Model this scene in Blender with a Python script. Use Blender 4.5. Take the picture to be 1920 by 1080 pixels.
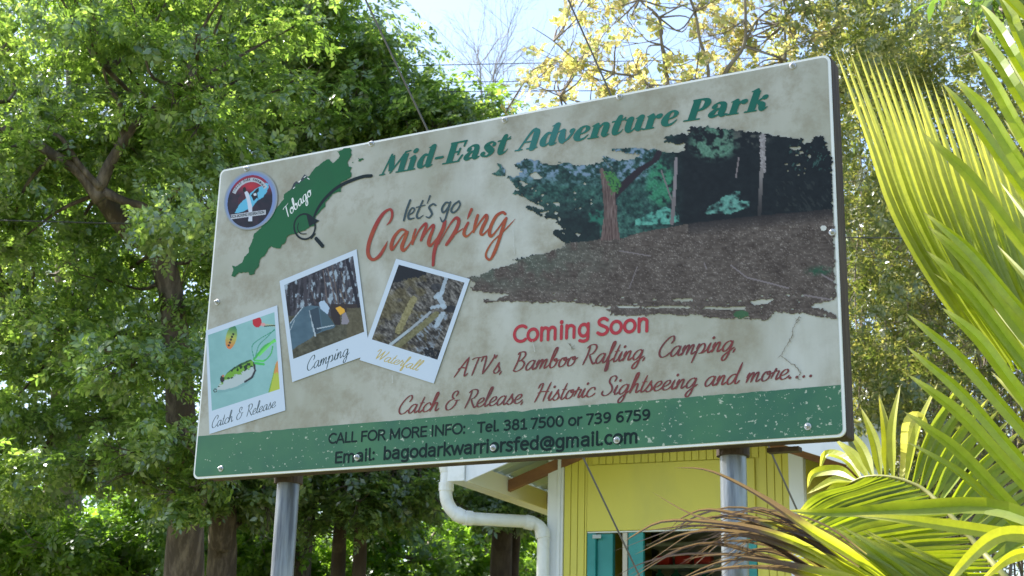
import bpy, math, random
import numpy as np
from mathutils import Vector, Matrix

for o in list(bpy.data.objects):
    bpy.data.objects.remove(o)
SC = bpy.context.scene
COL = SC.collection
R = math.radians
rnd = random.Random(7)
rng = np.random.default_rng(11)

# ---------------------------------------------------------------- camera
FPX, PITCH, ROLL, EYE = 2677.46, 0.286915, 0.0261427, 1.6
cf = np.array([0, math.cos(PITCH), math.sin(PITCH)])
_rt = np.array([1., 0, 0]); _up = np.array([0, -math.sin(PITCH), math.cos(PITCH)])
cr = _rt * math.cos(ROLL) + _up * math.sin(ROLL)
cu = -_rt * math.sin(ROLL) + _up * math.cos(ROLL)
CAMP = np.array([0, 0, EYE])
cam = bpy.data.cameras.new('camera')
cam.sensor_width = 36; cam.lens = FPX / 1920 * 36
cam.clip_start = 0.1; cam.clip_end = 2000
cam.dof.use_dof = True; cam.dof.focus_distance = 5.3; cam.dof.aperture_fstop = 9.0
co = bpy.data.objects.new('camera', cam); COL.objects.link(co)
m = Matrix(((cr[0], cu[0], -cf[0], CAMP[0]), (cr[1], cu[1], -cf[1], CAMP[1]), (cr[2], cu[2], -cf[2], CAMP[2]), (0, 0, 0, 1)))
co.matrix_world = m
SC.camera = co

# ---------------------------------------------------------------- sky, sun, exposure
SUN_EL, SUN_AZ = R(49), R(60.5)          # azimuth measured from straight ahead towards the left
world = bpy.data.worlds.new('World'); SC.world = world; world.use_nodes = True
nt = world.node_tree
for n in list(nt.nodes): nt.nodes.remove(n)
sky = nt.nodes.new('ShaderNodeTexSky'); sky.sky_type = 'NISHITA'; sky.sun_disc = False
sky.sun_elevation = SUN_EL; sky.sun_rotation = -SUN_AZ
sky.air_density = 1.0; sky.dust_density = 1.6; sky.ozone_density = 1.0
bg = nt.nodes.new('ShaderNodeBackground'); bg.inputs[1].default_value = 0.15
wo = nt.nodes.new('ShaderNodeOutputWorld')
nt.links.new(sky.outputs[0], bg.inputs[0]); nt.links.new(bg.outputs[0], wo.inputs[0])
sl = bpy.data.lights.new('sun', 'SUN'); sl.energy = 5.0; sl.angle = R(0.55); sl.color = (1, .95, .86)
so = bpy.data.objects.new('sun', sl); COL.objects.link(so)
sd = Vector((-math.sin(SUN_AZ) * math.cos(SUN_EL), math.cos(SUN_AZ) * math.cos(SUN_EL), math.sin(SUN_EL)))
so.rotation_euler = sd.to_track_quat('Z', 'Y').to_euler()
so.location = sd * 30
SC.view_settings.view_transform = 'Standard'; SC.view_settings.look = 'None'
SC.view_settings.gamma = 1; SC.view_settings.use_curve_mapping = False
SC.view_settings.exposure = 1.35
SC.render.engine = 'CYCLES'
SC.cycles.max_bounces = 8; SC.cycles.transparent_max_bounces = 8
SC.cycles.transmission_bounces = 5; SC.cycles.diffuse_bounces = 4

# ---------------------------------------------------------------- measuring helpers
def ray(px, py):
    return cf + cr * (px - 960) / FPX + cu * (540 - py) / FPX
def at(px, py, d):
    """point of the place that lies d metres ahead on the line of sight through a pixel"""
    return CAMP + ray(px, py) * d

class Plane:
    """upright plane: u runs along it to the right, z is height above ground, n faces the viewer"""
    def __init__(s, origin, theta):
        s.O = np.array(origin, float); s.th = theta
        s.U = np.array([math.cos(theta), -math.sin(theta), 0.]); s.N = np.array([-math.sin(theta), -math.cos(theta), 0.])
    def hit(s, px, py, off=0.):
        o = s.O + s.N * off
        d = ray(px, py); t = ((o - CAMP) @ s.N) / (d @ s.N)
        q = CAMP + d * t - o
        return q @ s.U, q[2]
    def p(s, u, z, h=0.):
        return s.O + s.U * u + s.N * h + np.array([0, 0, z])

# ---------------------------------------------------------------- object helpers
def tag(o, label=None, cat=None, group=None, kind=None):
    if label: o['label'] = label
    if cat: o['category'] = cat
    if group: o['group'] = group
    if kind: o['kind'] = kind
    return o
def thing(name, label, cat, loc, group=None):
    o = bpy.data.objects.new(name, None); COL.objects.link(o)
    o.location = tuple(loc); o.empty_display_size = .2
    return tag(o, label, cat, group)
def wloc(o):
    v = Vector((0, 0, 0))
    while o is not None:
        v = v + o.location; o = o.parent
    return v
def mesh_obj(name, V, F, mat, parent=None, smooth=False, loc=None):
    """V world coordinates (n,3); F list of index tuples or (m,k) array"""
    V = np.asarray(V, dtype=np.float64)
    base = np.array(wloc(parent)) if parent is not None else np.zeros(3)
    own = np.zeros(3)
    if loc is not None: own = np.array(loc, float) - base
    V = V - base - own
    me = bpy.data.meshes.new(name)
    if isinstance(F, np.ndarray):
        k = F.shape[1]
        me.vertices.add(len(V)); me.vertices.foreach_set('co', V.astype(np.float32).ravel())
        me.loops.add(F.size); me.loops.foreach_set('vertex_index', F.astype(np.int32).ravel())
        me.polygons.add(len(F)); me.polygons.foreach_set('loop_start', np.arange(0, F.size, k, dtype=np.int32))
        me.update(calc_edges=True)
    else:
        me.from_pydata([tuple(v) for v in V], [], F); me.update()
    if smooth:
        me.polygons.foreach_set('use_smooth', np.ones(len(me.polygons), dtype=bool))
    if mat is not None: me.materials.append(mat)
    o = bpy.data.objects.new(name, me); COL.objects.link(o)
    o.location = tuple(own)
    if parent is not None: o.parent = parent
    return o

class MB:
    """collects shapes into one mesh (world coordinates)"""
    def __init__(s): s.V = []; s.F = []
    def add(s, V, F):
        b = len(s.V); s.V += [tuple(v) for v in V]; s.F += [tuple(i + b for i in f) for f in F]
    def box(s, a, b, frame=None):
        """axis box between a and b, or in a frame (O, X, Y, Z)"""
        pts = [(x, y, z) for x in (a[0], b[0]) for y in (a[1], b[1]) for z in (a[2], b[2])]
        if frame is not None:
            O, X, Y, Z = [np.array(q, float) for q in frame]
            pts = [O + X * p[0] + Y * p[1] + Z * p[2] for p in pts]
        s.add(pts, [(0, 1, 3, 2), (4, 6, 7, 5), (0, 4, 5, 1), (2, 3, 7, 6), (0, 2, 6, 4), (1, 5, 7, 3)])
    def tube(s, P, rad, k=8, cap=True):
        P = [np.array(p, float) for p in P]
        if not hasattr(rad, '__len__'): rad = [rad] * len(P)
        b = len(s.V); n = len(P)
        t0 = P[1] - P[0]; t0 = t0 / np.linalg.norm(t0)
        a = np.array([0, 0, 1.]) if abs(t0[2]) < .9 else np.array([1., 0, 0])
        side = np.cross(t0, a); side /= np.linalg.norm(side)
        for i, p in enumerate(P):
            t = P[min(i + 1, n - 1)] - P[max(i - 1, 0)]; t = t / (np.linalg.norm(t) + 1e-9)
            side = side - t * (side @ t); side /= (np.linalg.norm(side) + 1e-9)
            w = np.cross(t, side)
            for j in range(k):
                q = 2 * math.pi * j / k
                s.V.append(tuple(p + (side * math.cos(q) + w * math.sin(q)) * rad[i]))
        for i in range(n - 1):
            for j in range(k):
                s.F.append((b + i * k + j, b + i * k + (j + 1) % k, b + (i + 1) * k + (j + 1) % k, b + (i + 1) * k + j))
        if cap:
            s.F.append(tuple(b + j for j in range(k))[::-1]); s.F.append(tuple(b + (n - 1) * k + j for j in range(k)))
    def poly_slab(s, pts_front, back):
        """polygon (list of points) extruded by vector back"""
        n = len(pts_front); b = len(s.V); back = np.array(back)
        s.V += [tuple(p) for p in pts_front] + [tuple(np.array(p) + back) for p in pts_front]
        s.F.append(tuple(b + i for i in range(n))); s.F.append(tuple(b + n + i for i in range(n))[::-1])
        for i in range(n): s.F.append((b + i, b + n + i, b + n + (i + 1) % n, b + (i + 1) % n))
    def build(s, name, mat, parent=None, smooth=False, loc=None):
        return mesh_obj(name, np.array(s.V), s.F, mat, parent, smooth, loc)

def catmull(P, n=8):
    P = np.array(P, float)
    if len(P) == 2:
        t = np.linspace(0, 1, n + 1)[:, None]; return P[0] * (1 - t) + P[1] * t
    Q = np.vstack([2 * P[0] - P[1], P, 2 * P[-1] - P[-2]]); out = []
    for i in range(1, len(Q) - 2):
        for t in np.linspace(0, 1, n, endpoint=False):
            a, b, c, d = Q[i - 1], Q[i], Q[i + 1], Q[i + 2]
            out.append(.5 * (2 * b + (c - a) * t + (2 * a - 5 * b + 4 * c - d) * t * t + (3 * b - a - 3 * c + d) * t ** 3))
    out.append(P[-1]); return np.array(out)

# ---------------------------------------------------------------- numpy noise
_tab = np.random.default_rng(5).random((256, 256))
def vnoise(x, y, seed=0):
    x = np.asarray(x, float) + seed * 17.3; y = np.asarray(y, float) + seed * 9.1
    xi = np.floor(x).astype(int); yi = np.floor(y).astype(int); fx = x - xi; fy = y - yi
    fx = fx * fx * (3 - 2 * fx); fy = fy * fy * (3 - 2 * fy)
    g = lambda a, b: _tab[a & 255, b & 255]
    return (g(xi, yi) * (1 - fx) + g(xi + 1, yi) * fx) * (1 - fy) + (g(xi, yi + 1) * (1 - fx) + g(xi + 1, yi + 1) * fx) * fy
def fbm(x, y, seed=0, o=4):
    v = 0; a = .5; t = 0
    for i in range(o):
        v = v + a * vnoise(x * 2 ** i, y * 2 ** i, seed + i * 3); t += a; a *= .55
    return v / t
def inpoly(X, Y, P):
    c = np.zeros(X.shape, bool); n = len(P)
    for i in range(n):
        x1, y1 = P[i]; x2, y2 = P[(i + 1) % n]
        if y1 == y2: continue
        k = ((y1 > Y) != (y2 > Y)) & (X < (x2 - x1) * (Y - y1) / (y2 - y1) + x1)
        c ^= k
    return c
def segdist(X, Y, a, b):
    ax, ay = a; bx, by = b; dx, dy = bx - ax, by - ay
    t = np.clip(((X - ax) * dx + (Y - ay) * dy) / (dx * dx + dy * dy + 1e-9), 0, 1)
    return np.hypot(X - ax - t * dx, Y - ay - t * dy)

# ---------------------------------------------------------------- materials
def lin(c):
    c = c / 255.
    return c / 12.92 if c <= .04045 else ((c + .055) / 1.055) ** 2.4
K_PRINT = .98
def pc(r, g, b, k=None):
    """printed ink: picture value of the print in its even shade -> reflectance"""
    k = K_PRINT if k is None else k
    return tuple(min(.9, lin(v) * k) for v in (r, g, b))
def mat(name, col, rough=.6, metal=0., spec=.5, bump=None, var=None, coat=0.):
    mt = bpy.data.materials.new(name); mt.use_nodes = True
    t = mt.node_tree; b = t.nodes['Principled BSDF']
    b.inputs['Base Color'].default_value = (*col[:3], 1); b.inputs['Roughness'].default_value = rough
    b.inputs['Metallic'].default_value = metal; b.inputs['Specular IOR Level'].default_value = spec
    b.inputs['Coat Weight'].default_value = coat
    tc = t.nodes.new('ShaderNodeTexCoord')
    if var:      # (scale, colour2, amount, stretch)
        sc_, c2, lo, hi, st = var
        mp = t.nodes.new('ShaderNodeMapping'); mp.inputs['Scale'].default_value = st
        t.links.new(tc.outputs['Object'], mp.inputs[0])
        n = t.nodes.new('ShaderNodeTexNoise'); n.inputs['Scale'].default_value = sc_; n.inputs['Detail'].default_value = 6
        n.inputs['Roughness'].default_value = .65
        t.links.new(mp.outputs[0], n.inputs['Vector'])
        mr = t.nodes.new('ShaderNodeMapRange'); mr.inputs[1].default_value = lo; mr.inputs[2].default_value = hi
        t.links.new(n.outputs['Fac'], mr.inputs[0])
        mx = t.nodes.new('ShaderNodeMix'); mx.data_type = 'RGBA'
        mx.inputs[6].default_value = (*col[:3], 1); mx.inputs[7].default_value = (*c2[:3], 1)
        t.links.new(mr.outputs[0], mx.inputs[0]); t.links.new(mx.outputs[2], b.inputs['Base Color'])
    if bump:
        sc_, st_, stretch = bump
        mp = t.nodes.new('ShaderNodeMapping'); mp.inputs['Scale'].default_value = stretch
        t.links.new(tc.outputs['Object'], mp.inputs[0])
        n = t.nodes.new('ShaderNodeTexNoise'); n.inputs['Scale'].default_value = sc_; n.inputs['Detail'].default_value = 5
        t.links.new(mp.outputs[0], n.inputs['Vector'])
        bp = t.nodes.new('ShaderNodeBump'); bp.inputs['Strength'].default_value = st_; bp.inputs['Distance'].default_value = .02
        t.links.new(n.outputs['Fac'], bp.inputs['Height']); t.links.new(bp.outputs[0], b.inputs['Normal'])
    return mt
def leaf_mat(name, c1, c2, c3, trans=1.0, scale=1.2, gloss=.05, tcol=None, attr=False, rough=.35):
    """leaf: reflects, lets light through, a waxy glint. Colour varies leaf by leaf and patch by patch"""
    mt = bpy.data.materials.new(name); mt.use_nodes = True; t = mt.node_tree
    for n in list(t.nodes): t.nodes.remove(n)
    N = lambda k: t.nodes.new(k)
    if attr:
        at_ = N('ShaderNodeAttribute'); at_.attribute_name = 'Col'
        tc = N('ShaderNodeTexCoord'); nz = N('ShaderNodeTexNoise'); nz.inputs['Scale'].default_value = 38; nz.inputs['Detail'].default_value = 4; nz.inputs['Roughness'].default_value = .7
        t.links.new(tc.outputs['Object'], nz.inputs['Vector'])
        mr = N('ShaderNodeMapRange'); mr.inputs[1].default_value = .35; mr.inputs[2].default_value = .7; mr.inputs[3].default_value = .9; mr.inputs[4].default_value = 1.1
        t.links.new(nz.outputs['Fac'], mr.inputs[0])
        vm = N('ShaderNodeVectorMath'); vm.operation = 'SCALE'; t.links.new(at_.outputs['Color'], vm.inputs[0]); t.links.new(mr.outputs[0], vm.inputs['Scale']); colour = vm.outputs[0]
    else:
        geo = N('ShaderNodeNewGeometry')
        tc = N('ShaderNodeTexCoord'); nz = N('ShaderNodeTexNoise'); nz.inputs['Scale'].default_value = scale; nz.inputs['Detail'].default_value = 3
        t.links.new(tc.outputs['Object'], nz.inputs['Vector'])
        ad = N('ShaderNodeMath'); ad.operation = 'MULTIPLY_ADD'; ad.inputs[1].default_value = .55; 
        t.links.new(geo.outputs['Random Per Island'], ad.inputs[0]); 
        m2 = N('ShaderNodeMath'); m2.operation = 'MULTIPLY'; m2.inputs[1].default_value = .5
        t.links.new(nz.outputs['Fac'], m2.inputs[0]); t.links.new(m2.outputs[0], ad.inputs[2])
        cr_ = N('ShaderNodeValToRGB'); e = cr_.color_ramp.elements
        e[0].position = .2; e[0].color = (*c1, 1); e[1].position = .55; e[1].color = (*c2, 1)
        x = e.new(.78); x.color = (*c3, 1)
        t.links.new(ad.outputs[0], cr_.inputs[0]); colour = cr_.outputs[0]
    df = N('ShaderNodeBsdfDiffuse'); t.links.new(colour, df.inputs[0])
    tr = N('ShaderNodeBsdfTranslucent')
    mul = N('ShaderNodeMix'); mul.data_type = 'RGBA'; mul.blend_type = 'MULTIPLY'; mul.inputs[0].default_value = 1
    tcol = tcol or (2.35, 2.7, 1.25)
    mul.inputs[7].default_value = (*[v * trans for v in tcol], 1)
    t.links.new(colour, mul.inputs[6]); t.links.new(mul.outputs[2], tr.inputs[0])
    m1 = N('ShaderNodeMixShader'); m1.inputs[0].default_value = .45
    t.links.new(df.outputs[0], m1.inputs[1]); t.links.new(tr.outputs[0], m1.inputs[2])
    gl = N('ShaderNodeBsdfGlossy'); gl.inputs['Roughness'].default_value = rough; gl.inputs[0].default_value = (.9, .95, 1, 1)
    m3 = N('ShaderNodeMixShader'); m3.inputs[0].default_value = gloss
    t.links.new(m1.outputs[0], m3.inputs[1]); t.links.new(gl.outputs[0], m3.inputs[2])
    out = N('ShaderNodeOutputMaterial'); t.links.new(m3.outputs[0], out.inputs[0])
    return mt
def colour_mat(name, rough=.45):
    mt = bpy.data.materials.new(name); mt.use_nodes = True; t = mt.node_tree; b = t.nodes['Principled BSDF']
    a = t.nodes.new('ShaderNodeAttribute'); a.attribute_name = 'Col'
    t.links.new(a.outputs['Color'], b.inputs['Base Color']); b.inputs['Roughness'].default_value = rough; b.inputs['Specular IOR Level'].default_value = .22
    return mt

M = {}
M['timber'] = mat('dark_timber', (.045, .028, .02), .8, bump=(30, .5, (1, 1, .15)), var=(12, (.11, .075, .05), .45, .75, (1, 1, .15)))
M['white_edge'] = mat('white_edge', (.78, .79, .77), .45)
M['zinc'] = mat('galvanised_steel', (.27, .29, .31), .42, .75, var=(16, (.09, .10, .12), .42, .6, (1, 1, .07)), bump=(25, .25, (1, 1, .3)))
M['bolt'] = mat('bolt_steel', (.50, .50, .49), .38, .7)
M['wire'] = mat('wire_steel', (.14, .13, .12), .6, .3)
M['cable'] = mat('cable_black', (.03, .03, .03), .6)
M['yellow'] = mat('yellow_paint', (.70, .62, .09), .5, var=(2.2, (.60, .54, .10), .45, .75, (1, 1, .4)), bump=(60, .05, (1, 1, .2)))
M['white'] = mat('white_paint', (.78, .79, .80), .45, var=(5, (.62, .63, .62), .5, .85, (1, 1, .5)))
M['soffit'] = mat('cream_soffit', (.80, .78, .66), .6)
M['pvc'] = mat('white_pvc', (.82, .82, .80), .3, var=(9, (.66, .66, .6), .5, .8, (1, 1, 1)))
M['rafter'] = mat('stained_rafter', (.30, .14, .06), .6, var=(10, (.18, .08, .04), .4, .7, (.3, 1, 1)))
M['roof'] = mat('corrugated_sheet', (.42, .52, .47), .4, .3)
M['turq'] = mat('turquoise_paint', (.02, .24, .225), .45, var=(4, (.04, .32, .30), .4, .7, (1, 1, 1)))
M['cream'] = mat('cream_timber', (.55, .5, .4), .6)
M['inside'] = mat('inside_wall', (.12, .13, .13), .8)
M['grey'] = mat('grey_shelf', (.45, .5, .5), .5)
M['red'] = mat('red_plastic', (.6, .03, .02), .35)
M['glassgreen'] = mat('green_bottle', (.02, .14, .10), .15)
M['bark'] = mat('brown_bark', (.075, .055, .042), .9, bump=(22, 1.0, (1, 1, .22)), var=(14, (.20, .155, .12), .46, .66, (1, 1, .22)))
M['bark4'] = mat('pale_bark', (.34, .31, .29), .9)
M['bark2'] = mat('grey_bark', (.20, .165, .13), .9, bump=(20, .8, (1, 1, .25)), var=(8, (.35, .30, .25), .45, .7, (1, 1, .3)))
M['bark3'] = mat('dark_bark', (.06, .042, .03), .9, bump=(14, .8, (1, 1, .25)), var=(8, (.12, .09, .06), .45, .7, (1, 1, .3)))
M['grass'] = leaf_mat('grass_blades', (.05, .09, .015), (.08, .13, .02), (.12, .15, .04))
M['ground'] = mat('earth_ground', (.10, .12, .04), .95, var=(1.3, (.17, .13, .08), .45, .65, (1, 1, 1)), bump=(12, .8, (1, 1, 1)))
M['leafA'] = leaf_mat('rain_tree_leaf', (.058, .092, .024), (.115, .165, .040), (.24, .28, .10), 1.35, gloss=.08, rough=.3)
M['leafB'] = leaf_mat('dark_tree_leaf', (.050, .080, .022), (.09, .13, .036), (.18, .22, .07), 1.3, gloss=.08, rough=.3)
M['leafC'] = leaf_mat('light_shrub_leaf', (.07, .12, .02), (.11, .17, .03), (.17, .24, .04), 1.3)
M['leafY'] = leaf_mat('yellow_leaf', (.30, .38, .12), (.56, .52, .20), (.68, .56, .32), 1.0, tcol=(1.5, 1.5, 1.1))
M['leafO'] = leaf_mat('olive_thicket_leaf', (.09, .12, .035), (.16, .18, .06), (.32, .29, .14), 1.15, tcol=(2.0, 2.1, 1.0), gloss=.07)
M['palm'] = leaf_mat('palm_leaflet', 0, 0, 0, attr=True, tcol=(2.1, 2.0, .8), gloss=.035, rough=.38)
M['rachis'] = mat('palm_rachis', (.30, .30, .10), .5)
M['prints'] = colour_mat('printed_picture')
# ================================================================ the ground
g = MB(); n = 40
gx = np.linspace(-1, 1, n + 1)
gx = np.sign(gx) * (np.abs(gx) ** 2.2) * 400
GV = []; GF = []
for j in range(n + 1):
    for i in range(n + 1):
        x, y = gx[i], gx[j]
        GV.append((x, y, .05 * (float(vnoise(x * .3, y * .3)) - .5)))
for j in range(n):
    for i in range(n):
        a = j * (n + 1) + i; GF.append((a, a + 1, a + n + 2, a + n + 1))
tag(mesh_obj('ground', GV, GF, M['ground']), kind='structure')

# ================================================================ the billboard
BW, BH = 2.4384, 1.22
BD = Plane((-1.1594459, 5.26862107, 0), .49867508); BZ = 2.38617206
def uv(px, py):
    u, z = BD.hit(px, py); return np.array([u, z - BZ])
def BP(u, v, h=0.): return BD.p(u, v + BZ, h)
bl = BD.p(BW / 2, 0, -.1)
board = thing('billboard', 'large weathered beige advertising board on two steel pipes, with camping text and green band', 'billboard', bl)
FR = (BD.p(0, BZ, 0), BD.U, BD.N, (0, 0, 1))       # board frame: u, h towards viewer, v

def rounded(u0, v0, u1, v1, r, k=5):
    P = []
    for cx, cy, a0 in ((u1 - r, v1 - r, 0), (u0 + r, v1 - r, 90), (u0 + r, v0 + r, 180), (u1 - r, v0 + r, 270)):
        for i in range(k + 1):
            a = R(a0 + 90 * i / k); P.append((cx + r * math.cos(a), cy + r * math.sin(a)))
    return P
TH = .010
pn = MB(); pn.poly_slab([BP(u, v, 0) for u, v in rounded(0, 0, BW, BH, .022)], -BD.N * TH)
panel = pn.build('panel', M['white_edge'], board)
# face print: beige, blotchy, stained
mt = bpy.data.materials.new('beige_print'); mt.use_nodes = True; t = mt.node_tree; b = t.nodes['Principled BSDF']
b.inputs['Roughness'].default_value = .36; b.inputs['Specular IOR Level'].default_value = .35
tc = t.nodes.new('ShaderNodeTexCoord')
def noise_(sc, det=5, ro=.6, vec=None, st=None):
    n_ = t.nodes.new('ShaderNodeTexNoise'); n_.inputs['Scale'].default_value = sc; n_.inputs['Detail'].default_value = det; n_.inputs['Roughness'].default_value = ro
    src = vec or tc.outputs['Object']
    if st:
        mp = t.nodes.new('ShaderNodeMapping'); mp.inputs['Scale'].default_value = st; t.links.new(src, mp.inputs[0]); src = mp.outputs[0]
    t.links.new(src, n_.inputs['Vector']); return n_.outputs['Fac']
def rng_(s, a, b_, lo=0, hi=1):
    n_ = t.nodes.new('ShaderNodeMapRange'); n_.inputs[1].default_value = a; n_.inputs[2].default_value = b_
    n_.inputs[3].default_value = lo; n_.inputs[4].default_value = hi
    t.links.new(s, n_.inputs[0]); return n_.outputs[0]
def mix_(f, a, b_):
    n_ = t.nodes.new('ShaderNodeMix'); n_.data_type = 'RGBA'
    if hasattr(f, 'links'): t.links.new(f, n_.inputs[0])
    else: n_.inputs[0].default_value = f
    for i, q in ((6, a), (7, b_)):
        if hasattr(q, 'links'): t.links.new(q, n_.inputs[i])
        else: n_.inputs[i].default_value = (*q, 1)
    return n_.outputs[2]
c = mix_(rng_(noise_(3.2, 4, .55), .4, .62), (.42, .415, .355), (.34, .335, .265))
c = mix_(rng_(noise_(7.0, 6, .7), .45, .66, 0, .95), c, (.27, .245, .175))
c = mix_(rng_(noise_(2.2, 3, .6, st=(1, 1, .5)), .52, .68, 0, .6), c, (.60, .62, .60))
c = mix_(rng_(noise_(9, 5, .65, st=(1, 1, .10)), .52, .75, 0, .35), c, (.28, .26, .20))
c = mix_(rng_(noise_(60, 3, .7), .70, .78, 0, .35), c, (.2, .19, .16))
t.links.new(c, b.inputs['Base Color'])
M['face'] = mt
INS = .0075
fa = MB(); fa.poly_slab([BP(u, v, .0012) for u, v in rounded(INS, INS, BW - INS, BH - INS, .018)], -BD.N * .001)
face = fa.build('printed_face', M['face'], panel)

# green band with flaked paint
mt = bpy.data.materials.new('green_flaked_band'); mt.use_nodes = True; t = mt.node_tree; b = t.nodes['Principled BSDF']
b.inputs['Roughness'].default_value = .4; b.inputs['Specular IOR Level'].default_value = .2
tc = t.nodes.new('ShaderNodeTexCoord')
sx = t.nodes.new('ShaderNodeSeparateXYZ'); t.links.new(tc.outputs['Object'], sx.inputs[0])
dens = rng_(sx.outputs['X'], -1.1, 1.1, -.002, .040)      # more flaking towards the right end
fl = noise_(62, 4, .62, st=(1, 1, 1.2))
am = noise_(9, 3, .6)
ad = t.nodes.new('ShaderNodeMath'); ad.operation = 'MULTIPLY_ADD'; ad.inputs[1].default_value = .16
t.links.new(am, ad.inputs[0]); t.links.new(fl, ad.inputs[2])
ad2 = t.nodes.new('ShaderNodeMath'); ad2.operation = 'ADD'; t.links.new(ad.outputs[0], ad2.inputs[0]); t.links.new(dens, ad2.inputs[1])
gcol = mix_(rng_(noise_(4, 3), .35, .7), pc(58, 104, 84), pc(74, 122, 88))
c = mix_(rng_(ad2.outputs[0], .735, .752, 0, .85), gcol, (.45, .50, .40))
t.links.new(c, b.inputs['Base Color']); M['band'] = mt
def uvl(pts): return [tuple(uv(x, y)) for x, y in pts]
tl = uv(372, 818); tr = uv(1574, 722)
bt = [(INS, tl[1]), (INS, INS + .018)]
for i in range(6): a = R(180 + 90 * i / 5); bt.append((INS + .018 + .018 * math.cos(a), INS + .018 + .018 * math.sin(a)))
for i in range(6): a = R(270 + 90 * i / 5); bt.append((BW - INS - .018 + .018 * math.cos(a), INS + .018 + .018 * math.sin(a)))
bt += [(BW - INS, tr[1])]
k = 160
for i in range(1, k):
    f = i / k; u = BW - INS - f * (BW - 2 * INS)
    bt.append((u, tr[1] + (tl[1] - tr[1]) * f - max(0, float(fbm(u * 28, 3.3, 4)) - .56) * .02))
bm_ = MB(); bm_.poly_slab([BP(u, v, .0020) for u, v in bt], -BD.N * .0006)
band = bm_.build('green_band', M['band'], panel)

LAYER = [.0026]
def layer(step=.00006):
    LAYER[0] += step; return LAYER[0]
INK = {}
def ink(name, colour, rough=.4, var=None):
    if name not in INK: INK[name] = mat(name, colour, rough, var=var, spec=.15)
    return INK[name]

def ribbon(mb, P, W, h, px=True, n=8, ramp=8e-6, smooth=True):
    """a drawn stroke: centre line P and full widths W (board metres unless px)"""
    P = np.array(P, float); W = np.array(W, float)
    if px:
        Q = []; S = []
        for (x, y), w in zip(P, W):
            a = uv(x, y); b1 = uv(x + 1, y); b2 = uv(x, y + 1)
            Q.append(a); S.append(w * math.sqrt(np.linalg.norm(b1 - a) * np.linalg.norm(b2 - a)))
        P = np.array(Q); W = np.array(S)
    if smooth and len(P) > 1:
        D = catmull(np.column_stack([P, W]), n); P = D[:, :2]; W = np.maximum(D[:, 2], 0)
    T = np.gradient(P, axis=0); T /= (np.linalg.norm(T, axis=1)[:, None] + 1e-12); Nn = np.column_stack([-T[:, 1], T[:, 0]])
    L = P + Nn * W[:, None] / 2; Rr = P - Nn * W[:, None] / 2
    b = len(mb.V); k = len(P)
    for i in range(k):
        hh = h + ramp * i / k
        mb.V.append(tuple(BP(L[i][0], L[i][1], hh))); mb.V.append(tuple(BP(Rr[i][0], Rr[i][1], hh)))
    for i in range(k - 1): mb.F.append((b + 2 * i + 1, b + 2 * i + 3, b + 2 * i + 2, b + 2 * i))
    for c_, w, t_, hh in ((P[0], W[0], -T[0], h), (P[-1], W[-1], T[-1], h + ramp)):     # round ends
        bb = len(mb.V); a0 = math.atan2(t_[1], t_[0])
        for i in range(9):
            a = a0 - math.pi / 2 + math.pi * i / 8
            mb.V.append(tuple(BP(c_[0] + math.cos(a) * w / 2, c_[1] + math.sin(a) * w / 2, hh)))
        mb.F.append(tuple(range(bb, bb + 9)))
def fillpoly(mb, P, h, px=True):
    Q = uvl(P) if px else P
    b = len(mb.V); mb.V += [tuple(BP(u, v, h)) for u, v in Q]; mb.F.append(tuple(range(b, b + len(Q))))
def triangulated(mb):
    return mb
def seal(mb, name, material, parent=None):
    return mb.build(name, material, parent or panel)

class Line:
    """a line of lettering: local x along the baseline (0..1 = its whole length), local y up, in board metres"""
    def __init__(s, x0, y0, x1, y1, cap_px):
        s.a = uv(x0, y0); s.b = uv(x1, y1); s.len = np.linalg.norm(s.b - s.a); s.X = (s.b - s.a) / s.len
        s.Y = np.array([-s.X[1], s.X[0]])
        xm, ym = (x0 + x1) / 2, (y0 + y1) / 2
        s.cap = abs((uv(xm, ym - cap_px) - uv(xm, ym)) @ s.Y)
    def at(s, x, y): return s.a + s.X * x + s.Y * y

def font_line(name, text, line, colour, bold=0., ch=.729, shear=0., parent=None, cap=1.0, space=1.0):
    cu_ = bpy.data.curves.new('lettering', 'FONT'); cu_.body = text; cu_.offset = bold; cu_.size = 1; cu_.space_character = space
    cu_.resolution_u = 5; cu_.shear = shear
    ob = bpy.data.objects.new('lettering', cu_); COL.objects.link(ob)
    dg = bpy.context.evaluated_depsgraph_get(); dg.update()
    me = bpy.data.meshes.new_from_object(ob.evaluated_get(dg))
    co_ = np.empty(len(me.vertices) * 3, np.float32); me.vertices.foreach_get('co', co_); co_ = co_.reshape(-1, 3)
    F = [tuple(p.vertices) for p in me.polygons]
    bpy.data.objects.remove(ob); bpy.data.curves.remove(cu_); bpy.data.meshes.remove(me)
    x0, x1 = co_[:, 0].min(), co_[:, 0].max()
    sx_ = line.len / (x1 - x0); sy_ = line.cap / ch
    h = layer()
    V = [BP(*line.at((v[0] - x0) * sx_, v[1] * sy_), h) for v in co_]
    return mesh_obj(name, V, F, colour, parent or panel)

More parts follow.
